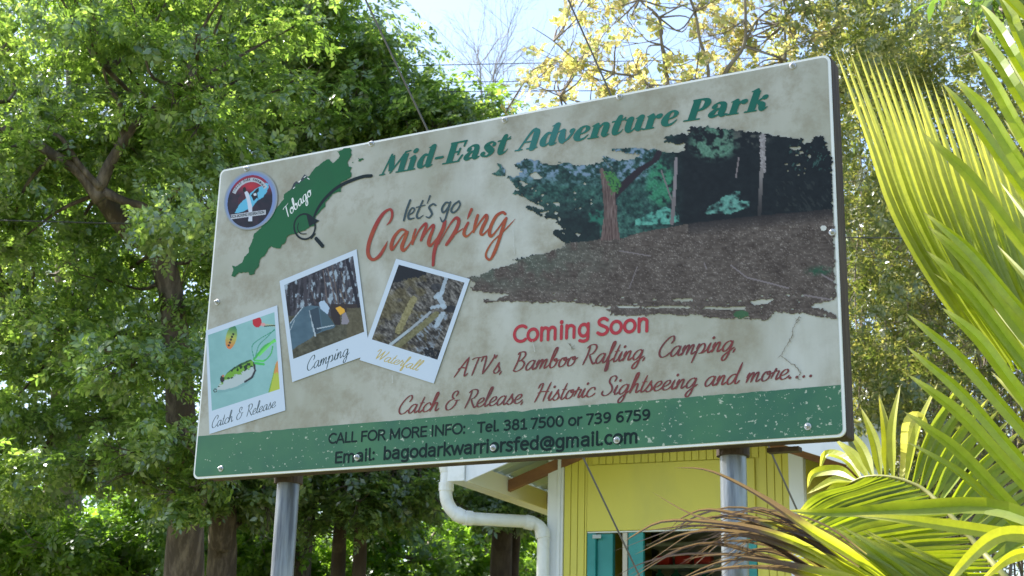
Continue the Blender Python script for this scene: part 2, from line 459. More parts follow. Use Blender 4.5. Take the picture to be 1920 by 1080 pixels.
# ---- script hand (written once, used for all script lines): glyph = (advance, strokes)
G = {
'a': (1.02, [[(.76,.84),(.55,1.0),(.26,.84),(.07,.42),(.14,.06),(.34,.0),(.6,.32),(.8,.92)], [(.8,.97),(.72,.4),(.75,.08),(.88,.0),(1.06,.22)]]),
'b': (.92, [[(0,.25),(.22,.9),(.42,1.7),(.42,2.12),(.28,2.1),(.17,1.6),(.1,.7),(.15,.15),(.35,-.02),(.6,.18),(.7,.6),(.56,.95),(.42,.8),(.62,.66),(.95,.8)]]),
'c': (.80, [[(.72,.72),(.66,.95),(.42,1.0),(.15,.7),(.07,.35),(.18,.05),(.42,0),(.68,.15),(.84,.36)]]),
'd': (1.05, [[(.76,.84),(.55,1.0),(.26,.84),(.07,.42),(.14,.06),(.34,.0),(.6,.32),(.86,1.3),(.95,2.15)], [(.95,2.15),(.8,1.1),(.74,.35),(.8,.02),(.96,.04),(1.1,.3)]]),
'e': (.78, [[(.1,.36),(.4,.48),(.62,.74),(.55,.98),(.32,.95),(.12,.65),(.08,.3),(.2,.04),(.42,0),(.66,.14),(.82,.36)]]),
'f': (.58, [[(0,.2),(.22,.9),(.42,1.7),(.42,2.12),(.28,2.1),(.2,1.5),(.18,.3),(.14,-.6),(.2,-.92),(.33,-.75),(.3,-.1),(.26,.1),(.42,.16),(.6,.36)]]),
'g': (1.02, [[(.76,.84),(.55,1.0),(.26,.84),(.07,.42),(.14,.06),(.34,.0),(.6,.32),(.8,.92)], [(.8,.97),(.74,.3),(.62,-.6),(.42,-.95),(.22,-.82),(.3,-.45),(.7,-.02),(1.05,.3)]]),
'h': (.92, [[(0,.25),(.22,.9),(.42,1.7),(.42,2.12),(.28,2.1),(.18,1.5),(.06,.0)], [(.06,.0),(.2,.52),(.42,.94),(.6,.9),(.6,.5),(.6,.12),(.72,0),(.94,.25)]]),
'i': (.46, [[(0,.25),(.2,.98)], [(.22,.98),(.12,.34),(.18,.03),(.32,.03),(.48,.25)], [(.33,1.46),(.37,1.52)]]),
'l': (.48, [[(0,.25),(.22,.9),(.42,1.7),(.42,2.12),(.28,2.1),(.17,1.5),(.1,.5),(.15,.05),(.3,.0),(.5,.26)]]),
'm': (1.24, [[(0,.5),(.14,.98)], [(.17,.98),(.05,0)], [(.05,0),(.2,.55),(.4,.97),(.52,.84),(.43,0)], [(.43,0),(.6,.58),(.8,.97),(.92,.84),(.86,.2),(.96,0),(1.2,.26)]]),
'n': (.86, [[(0,.5),(.14,.98)], [(.17,.98),(.05,0)], [(.05,0),(.2,.55),(.42,.97),(.56,.84),(.5,.2),(.6,0),(.84,.26)]]),
'o': (.84, [[(.5,.98),(.24,.9),(.07,.5),(.12,.1),(.34,0),(.6,.22),(.68,.6),(.58,.95),(.44,.9),(.46,.7),(.66,.66),(.9,.82)]]),
'p': (.92, [[(0,.5),(.14,1.0),(.08,.3),(-.12,-.9)], [(.02,.0),(.16,.6),(.42,.98),(.64,.86),(.68,.45),(.5,.05),(.28,.02)], [(.36,.02),(.62,.04),(.92,.3)]]),
'r': (.66, [[(0,.2),(.24,1.18),(.26,.92),(.52,.88),(.42,.32),(.48,.02),(.68,.25)]]),
's': (.70, [[(0,.2),(.22,.7),(.36,1.15)], [(.36,1.15),(.38,.8),(.56,.42),(.48,.06),(.24,-.03),(.04,.14)], [(.46,.05),(.7,.25)]]),
't': (.50, [[(.34,1.75),(.14,.45),(.18,.03),(.34,.02),(.54,.28)], [(.02,1.08),(.48,1.1)]]),
'A': (1.36, [[(0,-.05),(.5,1.15),(.98,2.08)], [(.98,2.08),(.98,1),(1.0,.15),(1.12,0),(1.32,.28)], [(.16,.8),(.5,.98),(1.05,.85)]]),
'B': (1.22, [[(.34,1.95),(.28,1),(.1,.05)], [(.1,1.8),(.3,2.05),(.75,2.0),(.86,1.6),(.62,1.18),(.4,1.1),(.75,1.05),(1.0,.7),(.85,.2),(.4,-.05),(.05,.1)]]),
'C': (1.12, [[(.98,1.35),(1.14,1.7),(1.02,2.08),(.72,2.0),(.36,1.5),(.12,.85),(.16,.3),(.42,-.02),(.78,.06),(1.08,.4)]]),
'H': (1.30, [[(.08,1.5),(.2,1.92),(.4,1.98),(.44,1.7),(.3,.8),(.1,-.05)], [(1.18,2.05),(1.0,1),(.9,-.02)], [(.12,.95),(.6,1.08),(1.22,1.02)]]),
'R': (1.20, [[(.35,1.95),(.3,1),(.1,-.02)], [(.1,1.75),(.4,2.05),(.85,2.0),(.98,1.6),(.8,1.15),(.5,.98)], [(.5,.98),(.72,.5),(1.05,-.02),(1.2,.12)]]),
'S': (1.14, [[(.98,1.45),(1.06,1.85),(.82,2.08),(.52,1.9),(.5,1.45),(.8,1.0),(.94,.5),(.7,.08),(.35,-.03),(.08,.2),(.12,.5)]]),
'T': (1.02, [[(.02,1.75),(.3,1.92),(.8,1.92),(1.25,2.04)], [(.68,1.95),(.56,1),(.45,-.02)]]),
'V': (1.12, [[(.0,1.45),(.12,1.9),(.36,1.98),(.44,1.5),(.46,.7),(.5,.03)], [(.5,.03),(.86,.8),(1.2,1.75),(1.18,2.08)]]),
'W': (1.66, [[(.0,1.45),(.12,1.9),(.34,1.98),(.4,1.5),(.4,.7),(.42,.03)], [(.42,.03),(.72,.9),(1.0,1.95)], [(1.0,1.95),(.98,1),(1.02,.03)], [(1.02,.03),(1.36,.9),(1.6,1.75),(1.58,2.05)]]),
'&': (1.42, [[(.86,1.5),(.96,1.9),(.76,2.1),(.5,1.88),(.48,1.45),(.75,1.2)], [(.75,1.2),(.3,1.0),(.08,.5),(.28,.0),(.68,.05),(1.0,.5),(1.08,1.02)], [(.82,1.0),(1.36,1.02)]]),
',': (.62, [[(.14,.12),(.02,-.22)]]), '.': (.56, [[(.12,.06),(.16,.1)]]), "'": (.42, [[(.34,2.0),(.24,1.65)]]), ' ': (.62, []),
}
def script_line(name, text, line, colour, weight=.12, slant=.30, parent=None, nib=1.0, gap=1.0):
    x = 0.; items = []; wd = 0
    for ch_ in text:
        adv, st = G[ch_]
        if ch_ == ' ': wd += 1
        for s_ in st: items.append((wd, [(px_ + x + py_ * slant, py_) for px_, py_ in s_]))
        x += adv * (gap if ch_ != ' ' else 1)
    x1 = max(max(p[0] for p in s_) for _, s_ in items); x0 = min(min(p[0] for p in s_) for _, s_ in items)
    kx = line.len / (x1 - x0); ky = line.cap / 2.03
    h = layer(); mb = MB(); last = 0
    for i, (w_, s_) in enumerate(items):
        if w_ != last: seal(mb, name, colour, parent); mb = MB(); last = w_
        P = catmull(s_, 7) if len(s_) > 1 else np.array(s_, float)
        T = np.gradient(P, axis=0)
        ang = np.arctan2(T[:, 1], T[:, 0])
        w = weight * (.42 + .75 * np.abs(np.sin(ang - R(10)))) ** nib
        if len(s_) == 2 and np.hypot(s_[0][0] - s_[1][0], s_[0][1] - s_[1][1]) < .15: w = w * 0 + weight * 1.35
        else:
            k_ = len(w); e = np.minimum(np.arange(k_), np.arange(k_)[::-1]); w = w * np.clip(.55 + e / 4, 0, 1)
        Q = np.array([line.at((p[0] - x0) * kx, p[1] * ky) for p in P])
        ribbon(mb, Q, w * ky, h + 9e-6 * (i % 5), px=False, smooth=False)
    return seal(mb, name, colour, parent)

# ---- plain sans letters: cap height 1, x-height .74, even strokes
def arc_(cx, cy, rx, ry, a0, a1, k=9): return [(cx + rx * math.cos(R(a0 + (a1 - a0) * i / k)), cy + ry * math.sin(R(a0 + (a1 - a0) * i / k))) for i in range(k + 1)]
S_ = {
'C': (.66, [arc_(.40, .5, .36, .46, 50, 310, 14)]), 'A': (.70, [[(.02, 0), (.34, .97)], [(.34, .97), (.66, 0)], [(.15, .32), (.53, .32)]]),
'L': (.52, [[(.08, .97), (.08, .04)], [(.08, .04), (.48, .04)]]), 'F': (.54, [[(.08, 0), (.08, .93)], [(.08, .93), (.5, .93)], [(.08, .5), (.46, .5)]]),
'O': (.84, [arc_(.42, .5, .36, .46, 90, 450, 22)]), 'R': (.68, [[(.08, 0), (.08, .93)], [(.08, .93), (.34, .93)] , [(.34, .93)] + arc_(.34, .71, .22, .22, 80, -80, 8) + [(.34, .48)], [(.08, .49), (.34, .49)], [(.34, .49), (.62, 0)]]),
'M': (.94, [[(.08, 0), (.10, .95)], [(.10, .95), (.45, .12)], [(.45, .12), (.80, .95)], [(.80, .95), (.82, 0)]]),
'E': (.58, [[(.08, .04), (.08, .93)], [(.08, .93), (.52, .93)], [(.08, .5), (.48, .5)], [(.08, .04), (.52, .04)]]),
'I': (.26, [[(.10, 0), (.10, .97)]]), 'N': (.80, [[(.08, 0), (.08, .95)], [(.08, .95), (.68, .04)], [(.68, .03), (.68, .97)]]),
'T': (.60, [[(.0, .93), (.56, .93)], [(.28, .93), (.28, 0)]]), 'S': (.58, [[(.48, .84), (.36, .94), (.2, .93), (.08, .80), (.12, .62), (.30, .50), (.48, .36), (.48, .16), (.32, .03), (.14, .05), (.03, .14)]]),
':': (.26, [[(.1, .07), (.1, .09)], [(.1, .62), (.1, .64)]]), '.': (.24, [[(.09, .05), (.09, .07)]]), ' ': (.26, []),
'e': (.60, [[(.06, .40), (.52, .40)], [(.52, .40)] + arc_(.29, .37, .235, .34, 20, 310, 14)]),
'l': (.26, [[(.10, 1.02), (.10, .12), (.14, .03), (.22, .02)]]), 'i': (.24, [[(.10, .73), (.10, 0)], [(.10, .95), (.10, .97)]]),
'a': (.60, [[(.08, .64), (.26, .72), (.42, .66), (.46, .50), (.46, 0)], [(.46, .42), (.26, .42), (.07, .34), (.05, .16), (.18, .03), (.34, .06), (.46, .2)]]),
'm': (.96, [[(.09, 0), (.09, .73)], [(.09, .5), (.2, .69), (.33, .70), (.42, .6), (.43, .45), (.43, 0)], [(.43, .5), (.55, .69), (.68, .70), (.77, .6), (.78, .45), (.78, 0)]]),
'n': (.62, [[(.09, 0), (.09, .73)], [(.09, .5), (.2, .69), (.34, .70), (.45, .6), (.46, .45), (.46, 0)]]),
'r': (.40, [[(.09, 0), (.09, .73)], [(.09, .45), (.18, .65), (.36, .71)]]), 'o': (.62, [arc_(.30, .37, .25, .34, 90, 450, 20)]),
'b': (.62, [[(.09, 0), (.09, 1.02)], arc_(.30, .37, .22, .34, 160, -160, 14)]), 'd': (.62, [[(.50, 0), (.50, 1.02)], arc_(.28, .37, .22, .34, 20, 340, 14)]),
'g': (.62, [[(.50, .73), (.50, 0), (.46, -.2), (.28, -.27), (.10, -.22)], arc_(.28, .37, .22, .34, 20, 340, 14)]),
'k': (.56, [[(.09, 0), (.09, 1.02)], [(.09, .32), (.46, .72)], [(.2, .42), (.50, 0)]]),
'w': (.84, [[(.0, .73), (.20, .02)], [(.20, .02), (.40, .70)], [(.40, .70), (.60, .02)], [(.60, .02), (.79, .73)]]),
's': (.50, [[(.40, .64), (.28, .71), (.14, .69), (.08, .56), (.16, .44), (.32, .34), (.40, .20), (.32, .05), (.16, .02), (.03, .09)]]),
'f': (.38, [[(.36, 1.0), (.24, 1.01), (.15, .92), (.14, .75), (.14, 0)], [(.0, .70), (.33, .70)]]), 'c': (.50, [arc_(.29, .37, .235, .34, 55, 305, 12)]),
'@': (1.0, [[(.70, .62), (.66, .30), (.72, .18), (.84, .22), (.90, .44), (.82, .72), (.60, .88), (.34, .84), (.14, .64), (.08, .36), (.18, .06), (.42, -.10), (.72, -.06)], arc_(.50, .40, .17, .21, 20, 340, 12)]),
'0': (.66, [arc_(.31, .5, .25, .46, 90, 450, 22)]), '1': (.52, [[(.08, .76), (.30, .94)], [(.30, .95), (.30, .03)], [(.10, .03), (.50, .03)]]),
'3': (.60, [[(.08, .86), (.24, .95), (.42, .88), (.46, .72), (.36, .56), (.20, .52)], [(.20, .52), (.42, .46), (.50, .26), (.38, .07), (.20, .03), (.05, .09)]]),
'5': (.60, [[(.46, .93), (.12, .93)], [(.12, .93), (.10, .55), (.28, .58), (.46, .48), (.50, .28), (.38, .07), (.20, .03), (.05, .09)]]),
'6': (.64, [[(.48, .90), (.28, .88), (.12, .64), (.08, .34), (.16, .10), (.32, .03), (.48, .12), (.52, .32), (.42, .52), (.26, .54), (.11, .42)]]),
'7': (.58, [[(.04, .93), (.50, .93)], [(.50, .93), (.18, 0)]]), '8': (.64, [arc_(.31, .73, .19, .22, 90, 450, 16), arc_(.31, .27, .23, .25, 90, 450, 16)]),
'9': (.64, [[(.14, .07), (.34, .10), (.50, .34), (.53, .64), (.46, .87), (.30, .94), (.14, .86), (.09, .66), (.18, .46), (.34, .44), (.50, .56)]]),
}
def sans_line(name, text, line, colour, weight=.13):
    x = 0.; items = []; wd = 0
    for ch_ in text:
        adv, st = S_[ch_]
        if ch_ == ' ': wd += 1
        for s_ in st: items.append((wd, [(a + x, b_) for a, b_ in s_]))
        x += adv + .035
    x1 = max(max(p[0] for p in s_) for _, s_ in items) + weight / 2; x0 = min(min(p[0] for p in s_) for _, s_ in items) - weight / 2
    kx = line.len / (x1 - x0); ky = line.cap; h = layer(); mb = MB(); last = 0
    for i, (w_, s_) in enumerate(items):
        if w_ != last: seal(mb, name, colour); mb = MB(); last = w_
        P = catmull(s_, 4) if len(s_) > 2 else np.array(s_, float)
        dot = len(s_) == 2 and abs(s_[0][1] - s_[1][1]) < .03 and abs(s_[0][0] - s_[1][0]) < .03
        Q = np.array([line.at((p[0] - x0) * kx, p[1] * ky) for p in P])
        ribbon(mb, Q, np.full(len(Q), weight * ky * (1.25 if dot else 1)), h + 9e-6 * (i % 5), px=False, smooth=False)
    return seal(mb, name, colour)

RED = ink('brick_red_ink', pc(128, 62, 60), var=(6, pc(108, 60, 62), .4, .65, (1, 1, 1)))
script_line('script_lettering', "ATV's, Bamboo Rafting, Camping,", Line(852, 707, 1379, 656.5, 35), RED, .19, slant=.24)
script_line('script_lettering', "Catch & Release, Historic Sightseeing and more....", Line(749, 776.5, 1521, 706.5, 34), RED, .19, slant=.24)
BLK = ink('black_ink', pc(20, 34, 36)); TXT = ink('dark_green_black_ink', pc(14, 36, 34))
sans_line('bold_lettering', 'Coming Soon', Line(961, 643, 1217, 620.5, 32), ink('bright_red_ink', pc(172, 58, 66)), .19)
sans_line('info_lettering', 'CALL FOR MORE INFO:', Line(615.5, 832.3, 873, 813, 19.3), TXT, .185)
sans_line('info_lettering', 'Tel. 381 7500 or 739 6759', Line(894, 811, 1220.3, 787.3, 19.5), TXT, .195)
sans_line('info_lettering', 'Email:', Line(628, 868.7, 703.3, 862.3, 21), TXT, .195)
sans_line('info_lettering', 'bagodarkwarriorsfed@gmail.com', Line(719, 861.6, 1196.5, 829.6, 23.5), TXT, .195)

# ---- heavy slanted title letters: strokes of (x, y, width)
def flag(x, y=.93): return [(x - .27, y - .09, .05), (x, y - .02, .22)]
def base(a, b_): return [(a, .045, .10), (b_, .045, .10)]
def ball(x, y, r): return [(x - .01, y, 2 * r), (x + .01, y, 2 * r)]
TG = {
'M': (1.70, [[(.10, .03, .11), (.36, 1.33, .13)], base(-.05, .25), [(.40, 1.24, .34), (.64, .22, .36)], [(.62, .08, .12), (1.28, 1.34, .14)], [(1.30, 1.22, .40), (1.30, .05, .40)], base(1.02, 1.58), [(1.25, 1.34, .12), (1.56, 1.38, .08)]]),
'i': (.70, [[(.34, .86, .38), (.34, .05, .38)], base(.04, .62), flag(.34), ball(.34, 1.30, .17)]),
'd': (1.10, [[(.60, .86, .12), (.36, .86, .22), (.22, .48, .36), (.28, .2, .34), (.44, .07, .16), (.62, .22, .10)], [(.80, 1.34, .38), (.78, .3, .38), (.86, .08, .22), (1.06, .13, .07)], flag(.80, 1.42)]),
'-': (.80, [[(.18, .52, .17), (.58, .52, .17)]]),
'E': (1.28, [[(.38, 1.30, .40), (.38, .06, .40)], base(.0, 1.0), [(.95, .07, .14), (1.10, .40, .14)], [(.18, 1.33, .12), (1.12, 1.34, .12)], [(1.08, 1.28, .15), (1.06, 1.02, .12)], [(.5, .70, .12), (.82, .70, .12)], [(.84, .88, .13), (.82, .52, .13)]]),
'a': (1.10, [ball(.27, .70, .15), [(.22, .80, .12), (.45, .93, .13), (.70, .80, .30), (.74, .45, .38), (.74, .22, .36), (.84, .07, .24), (1.05, .13, .06)], [(.66, .55, .10), (.40, .48, .20), (.22, .24, .34), (.34, .08, .22), (.6, .14, .09)]]),
's': (.98, [ball(.76, .74, .12), [(.80, .82, .10), (.56, .94, .12), (.30, .76, .30), (.50, .52, .38), (.72, .28, .34), (.52, .05, .14), (.22, .10, .12)], ball(.20, .24, .15)]),
't': (.82, [[(.42, 1.16, .28), (.38, .8, .38), (.36, .30, .38), (.44, .08, .26), (.68, .12, .10), (.78, .28, .05)], [(.06, .90, .10), (.76, .94, .10)], [(.62, .98, .04), (.74, 1.06, .08)]]),
'A': (1.32, [[(.10, .03, .12), (.42, .85, .15), (.62, 1.25, .18), (.76, 1.36, .14)], base(-.08, .30), [(.78, 1.28, .24), (.90, 1.10, .38), (.92, .6, .40), (.92, .05, .40)], base(.60, 1.18), [(.34, .52, .10), (.80, .52, .10)]]),
'v': (1.02, [[(.26, .86, .30), (.27, .5, .40), (.36, .2, .34), (.44, .06, .16)], flag(.22), [(.40, .06, .12), (.66, .25, .15), (.84, .60, .18)], ball(.80, .78, .16)]),
'e': (.98, [[(.34, .44, .08), (.62, .52, .14), (.76, .72, .26), (.60, .93, .12), (.36, .84, .22), (.22, .48, .38), (.28, .2, .34), (.46, .06, .18), (.68, .11, .14), (.88, .32, .06)]]),
'n': (1.22, [[(.34, .86, .38), (.34, .05, .38)], base(.04, .60), flag(.34), [(.52, .70, .10), (.68, .90, .16), (.88, .76, .34), (.90, .4, .38), (.90, .22, .36), (.98, .07, .22), (1.18, .13, .06)]]),
'u': (1.24, [[(.30, .86, .38), (.30, .35, .38), (.40, .10, .26), (.58, .10, .12), (.76, .35, .10)], flag(.30), [(.88, .88, .38), (.86, .3, .38), (.96, .08, .22), (1.14, .13, .06)], flag(.88, .95)]),
'r': (.98, [[(.34, .86, .38), (.34, .05, .38)], base(.04, .60), flag(.34), [(.50, .64, .10), (.64, .84, .12)], ball(.76, .76, .17)]),
'P': (1.24, [[(.38, 1.30, .40), (.38, .06, .40)], base(.0, .78), [(.18, 1.33, .11), (.62, 1.34, .12), (.90, 1.22, .28), (.96, .98, .36), (.82, .72, .24), (.52, .60, .09)]]),
'k': (1.16, [[(.34, 1.34, .38), (.34, .05, .38)], base(.04, .60), flag(.34, 1.42), [(.48, .56, .10), (.70, .78, .12)], ball(.86, .86, .16), [(.58, .58, .16), (.80, .40, .34), (.86, .16, .32), (.94, .06, .2), (1.12, .20, .06)]]),
}
def title_word(text, x0, y0, x1, y1, cap_px, colour):
    line = Line(x0, y0, x1, y1, cap_px); mb = MB(); x = 0; items = []
    sh = .26
    for ch_ in text:
        adv, st = TG[ch_]
        for s_ in st: items.append([(a + x, b_, w) for a, b_, w in s_])
        x += adv * .93
    X0 = min(min(p[0] + p[1] * sh - p[2] * .3 for p in s_) for s_ in items); X1 = max(max(p[0] + p[1] * sh + p[2] * .35 for p in s_) for s_ in items)
    kx = line.len / (X1 - X0); ky = line.cap / 1.36; h = layer()
    for i, s_ in enumerate(items):
        D = catmull(s_, 7) if len(s_) > 2 else np.array(s_, float)
        P = D[:, :2]; T = np.gradient(P, axis=0); T /= np.linalg.norm(T, axis=1)[:, None] + 1e-9
        Nn = np.column_stack([-T[:, 1], T[:, 0]]) * D[:, 2:3] / 2
        isball = len(s_) == 2 and abs(s_[0][0] - s_[1][0]) < .03 and abs(s_[0][1] - s_[1][1]) < .01
        sq = len(s_) == 2 and not isball and s_[0][2] > .3
        def tf(p): return line.at((p[0] + p[1] * sh - X0) * kx, p[1] * ky)
        b0 = len(mb.V); hh = h + 1e-5 * (i % 5)
        if isball:
            c_ = P.mean(0); r = s_[0][2] / 2
            for q in range(20): mb.V.append(tuple(BP(*tf(c_ + r * np.array([math.cos(q * math.pi / 10), math.sin(q * math.pi / 10)])), hh)))
            mb.F.append(tuple(range(b0, b0 + 20))); continue
        for j in range(len(P)):
            mb.V.append(tuple(BP(*tf(P[j] + Nn[j]), hh + 8e-6 * j / len(P)))); mb.V.append(tuple(BP(*tf(P[j] - Nn[j]), hh + 8e-6 * j / len(P))))
        for j in range(len(P) - 1): mb.F.append((b0 + 2 * j + 1, b0 + 2 * j + 3, b0 + 2 * j + 2, b0 + 2 * j))
        if not sq:
            for c_, w, t_ in ((P[0], D[0, 2], -T[0]), (P[-1], D[-1, 2], T[-1])):
                bb = len(mb.V); a0 = math.atan2(t_[1], t_[0])
                for q in range(9):
                    a = a0 - math.pi / 2 + math.pi * q / 8
                    mb.V.append(tuple(BP(*tf((c_[0] + math.cos(a) * w / 2 * .999, c_[1] + math.sin(a) * w / 2)), hh)))
                mb.F.append(tuple(range(bb, bb + 9)))
    seal(mb, 'title_lettering', colour)
TI = ink('bottle_green_ink', pc(32, 98, 84), .35)
title_word('Mid-East', 712, 330, 958, 286.5, 37, TI)
title_word('Adventure', 966, 284.5, 1272, 233.5, 37, ink('faded_teal_ink', pc(64, 120, 122), .35, var=(1.6, pc(38, 104, 90), .40, .56, (1, 1, 1))))
title_word('Park', 1282, 229, 1440, 206, 38, TI)

# ---- brush lettering traced stroke by stroke
def brush(name, colour, strokes, conv, sc):
    mb = MB(); h = layer()
    for i, s_ in enumerate(strokes):
        ribbon(mb, [conv(p[0], p[1]) for p in s_], [p[2] / sc for p in s_], h + 1e-5 * (i % 4))
    return seal(mb, name, colour)
cv = lambda x, y: (670 + x / 6.194, 360 + y / 6.194)
brush('brush_lettering', ink('brush_red_ink', pc(150, 58, 54), var=(5, pc(160, 84, 50), .45, .65, (1, 1, 1))), [
 [(345,388,6),(385,345,26),(408,285,30),(405,225,30),(375,205,26),(300,260,42),(220,390,52),(155,550,52),(128,670,46),(140,750,42),(190,788,32),(260,745,42),(320,650,34),(356,572,4)],
 [(585,480,24),(545,440,22),(495,450,32),(430,530,42),(400,620,44),(408,668,36),(455,615,24),(520,520,18),(565,470,16)],
 [(585,470,34),(550,560,44),(522,640,46),(545,680,34),(600,625,20),(650,545,14)],
 [(680,438,26),(655,520,30),(645,605,28)], [(645,605,16),(720,450,22),(790,372,30),(805,400,34),(775,480,38),(745,560,32)],
 [(745,560,18),(820,450,20),(880,388,30),(888,420,36),(850,520,42),(832,595,42),(858,622,30),(930,540,18),(995,440,14)],
 [(1020,345,42),(1000,430,48),(940,560,48),(898,700,44),(884,850,34)],
 [(950,610,10),(1010,500,14),(1080,380,20),(1145,305,32),(1182,330,40),(1165,410,44),(1105,520,44),(1040,612,36)],
 [(1035,610,18),(1130,500,18),(1230,428,12)],
 [(1290,362,32),(1256,430,38),(1243,490,38),(1275,518,24),(1330,470,16),(1385,400,14)],
 [(1330,205,34),(1302,270,28),(1283,318,8)],
 [(1402,275,34),(1375,370,38),(1355,465,28)], [(1355,465,16),(1430,350,22),(1498,272,34),(1505,320,40),(1460,410,44),(1438,480,36),(1468,495,24),(1530,430,14)],
 [(1722,258,30),(1690,238,28),(1620,280,38),(1560,390,42),(1538,480,42),(1562,515,32),(1622,450,20),(1715,320,18)],
 [(1732,310,34),(1690,430,42),(1650,560,40),(1598,700,42),(1545,788,26),(1500,755,26),(1508,690,24),(1575,580,18),(1680,480,16),(1760,400,16),(1838,316,4)]], cv, 6.194)
brush('brush_lettering', ink('slate_ink', pc(62, 78, 84)), [
 [(618,100,26),(575,215,26),(545,332,24)],
 [(600,270,14),(650,240,18),(668,200,20),(635,192,18),(598,260,24),(606,315,24),(665,305,12)],
 [(765,105,20),(722,200,24),(694,280,24),(718,308,20),(772,272,8)], [(690,182,14),(790,155,12)],
 [(848,50,22),(832,95,18),(815,138,8)],
 [(915,158,18),(885,142,20),(838,178,24),(858,222,24),(870,262,24),(838,300,20),(803,290,12)],
 [(1078,132,16),(1030,128,22),(988,195,26),(1003,242,20),(1050,192,18),(1080,128,18)], [(1085,120,22),(1052,230,24),(1022,322,22),(990,345,18),(966,298,10)],
 [(1185,108,20),(1128,150,24),(1094,215,24),(1120,242,20),(1170,205,20),(1198,145,20),(1180,106,16)]], cv, 6.194)

# ---- island map
ci = lambda x, y: (420 + x / 4.153, 270 + y / 4.153)
isl = [(985,30),(998,50),(992,72),(1000,88),(985,112),(965,150),(972,172),(998,185),(985,210),(998,235),(996,258),(960,280),(935,292),(905,312),(925,330),(912,350),(915,372),(880,378),(850,390),(820,430),(790,462),(792,490),(765,512),(740,540),(715,570),(705,640),(670,650),(640,672),(600,685),(575,690),(560,702),(520,705),(495,728),(488,750),(475,780),(455,785),(440,815),(400,812),(370,795),(350,820),(335,850),(320,875),(300,885),(285,905),(270,965),(250,980),(240,1010),(215,1022),(198,1020),(195,1000),(160,1003),(120,1005),(85,1035),(60,1028),(78,985),(68,950),(95,958),(120,940),(142,925),(165,880),(198,850),(195,810),(215,785),(228,745),(240,700),(290,660),(310,615),(330,590),(365,555),(420,495),(440,465),(470,430),(470,395),(520,360),(545,325),(565,300),(595,300),(630,250),(665,255),(690,220),(715,185),(740,172),(780,140),(800,125),(825,122),(850,150),(880,130),(905,100),(900,72),(882,62),(920,52),(935,35)]
P2 = []
for i in range(len(isl)):           # roughen the coast
    a = np.array(isl[i], float); b_ = np.array(isl[(i + 1) % len(isl)], float); L_ = np.linalg.norm(b_ - a); k = max(1, int(L_ / 9))
    nn = np.array([b_[1] - a[1], a[0] - b_[0]]) / (L_ + 1e-9)
    for j in range(k): P2.append(a + (b_ - a) * j / k + nn * rnd.uniform(-3, 3))
mb = MB(); fillpoly(mb, [ci(*p) for p in P2], layer())
for q in ([(1045,110),(1060,118),(1085,112),(1092,124),(1072,128),(1066,138),(1048,136),(1055,124)], [(1003,142),(1010,142),(1010,150),(1003,150)]): fillpoly(mb, [ci(*p) for p in q], LAYER[0])
seal(mb, 'island_print', ink('island_green_ink', pc(34, 86, 56), var=(2, pc(30, 96, 58), .4, .6, (1, 1, 1))))
mb = MB(); h = layer(); fillpoly(mb, [ci(*p) for p in [(525,362),(545,312),(566,290),(582,306),(632,238),(662,270),(690,290),(640,262),(618,290),(596,296),(588,318),(566,308),(548,345)]], h)
seal(mb, 'mountain_print', ink('mountain_grey_ink', pc(58, 66, 74)))
mb = MB(); h = layer()
for a in ((586,298,602,284),(628,262,640,254),(545,348,556,338),(600,286,590,300),(655,268,668,276)): ribbon(mb, [ci(a[0], a[1]), ci(a[2], a[3])], [1.6, 1.2], h)
seal(mb, 'snow_print', ink('white_ink', (.75, .76, .76)))
mb = MB(); h = layer()
ribbon(mb, [ci(*p) for p in [(1150,250),(1085,256),(985,290),(900,332),(840,378),(780,440),(735,505),(702,575)]], [w / 4.153 for w in (24, 24, 25, 26, 26, 25, 22, 16)], h)
fillpoly(mb, [ci(*p) for p in [(645,552),(748,600),(668,646)]], h + 1.2e-5)
ell = [(632 + 82 * math.cos(a), 645 + 98 * math.sin(a)) for a in np.linspace(R(-60), R(296), 40)]
ribbon(mb, [ci(*p) for p in ell], [13 / 4.153] * 40, h + 2.4e-5, smooth=False)
ribbon(mb, [ci(*p) for p in [(584,618),(578,660),(598,698),(645,702)]], [7 / 4.153] * 4, h)
ribbon(mb, [ci(720, 738), ci(772, 797)], [26 / 4.153] * 2, h); ribbon(mb, [ci(683, 738), ci(712, 702)], [11 / 4.153] * 2, h)
seal(mb, 'magnifier_print', BLK)
script_line('script_lettering', 'Tobago', Line(540.5, 408, 588, 363, 26), INK['white_ink'], .17, slant=.15)

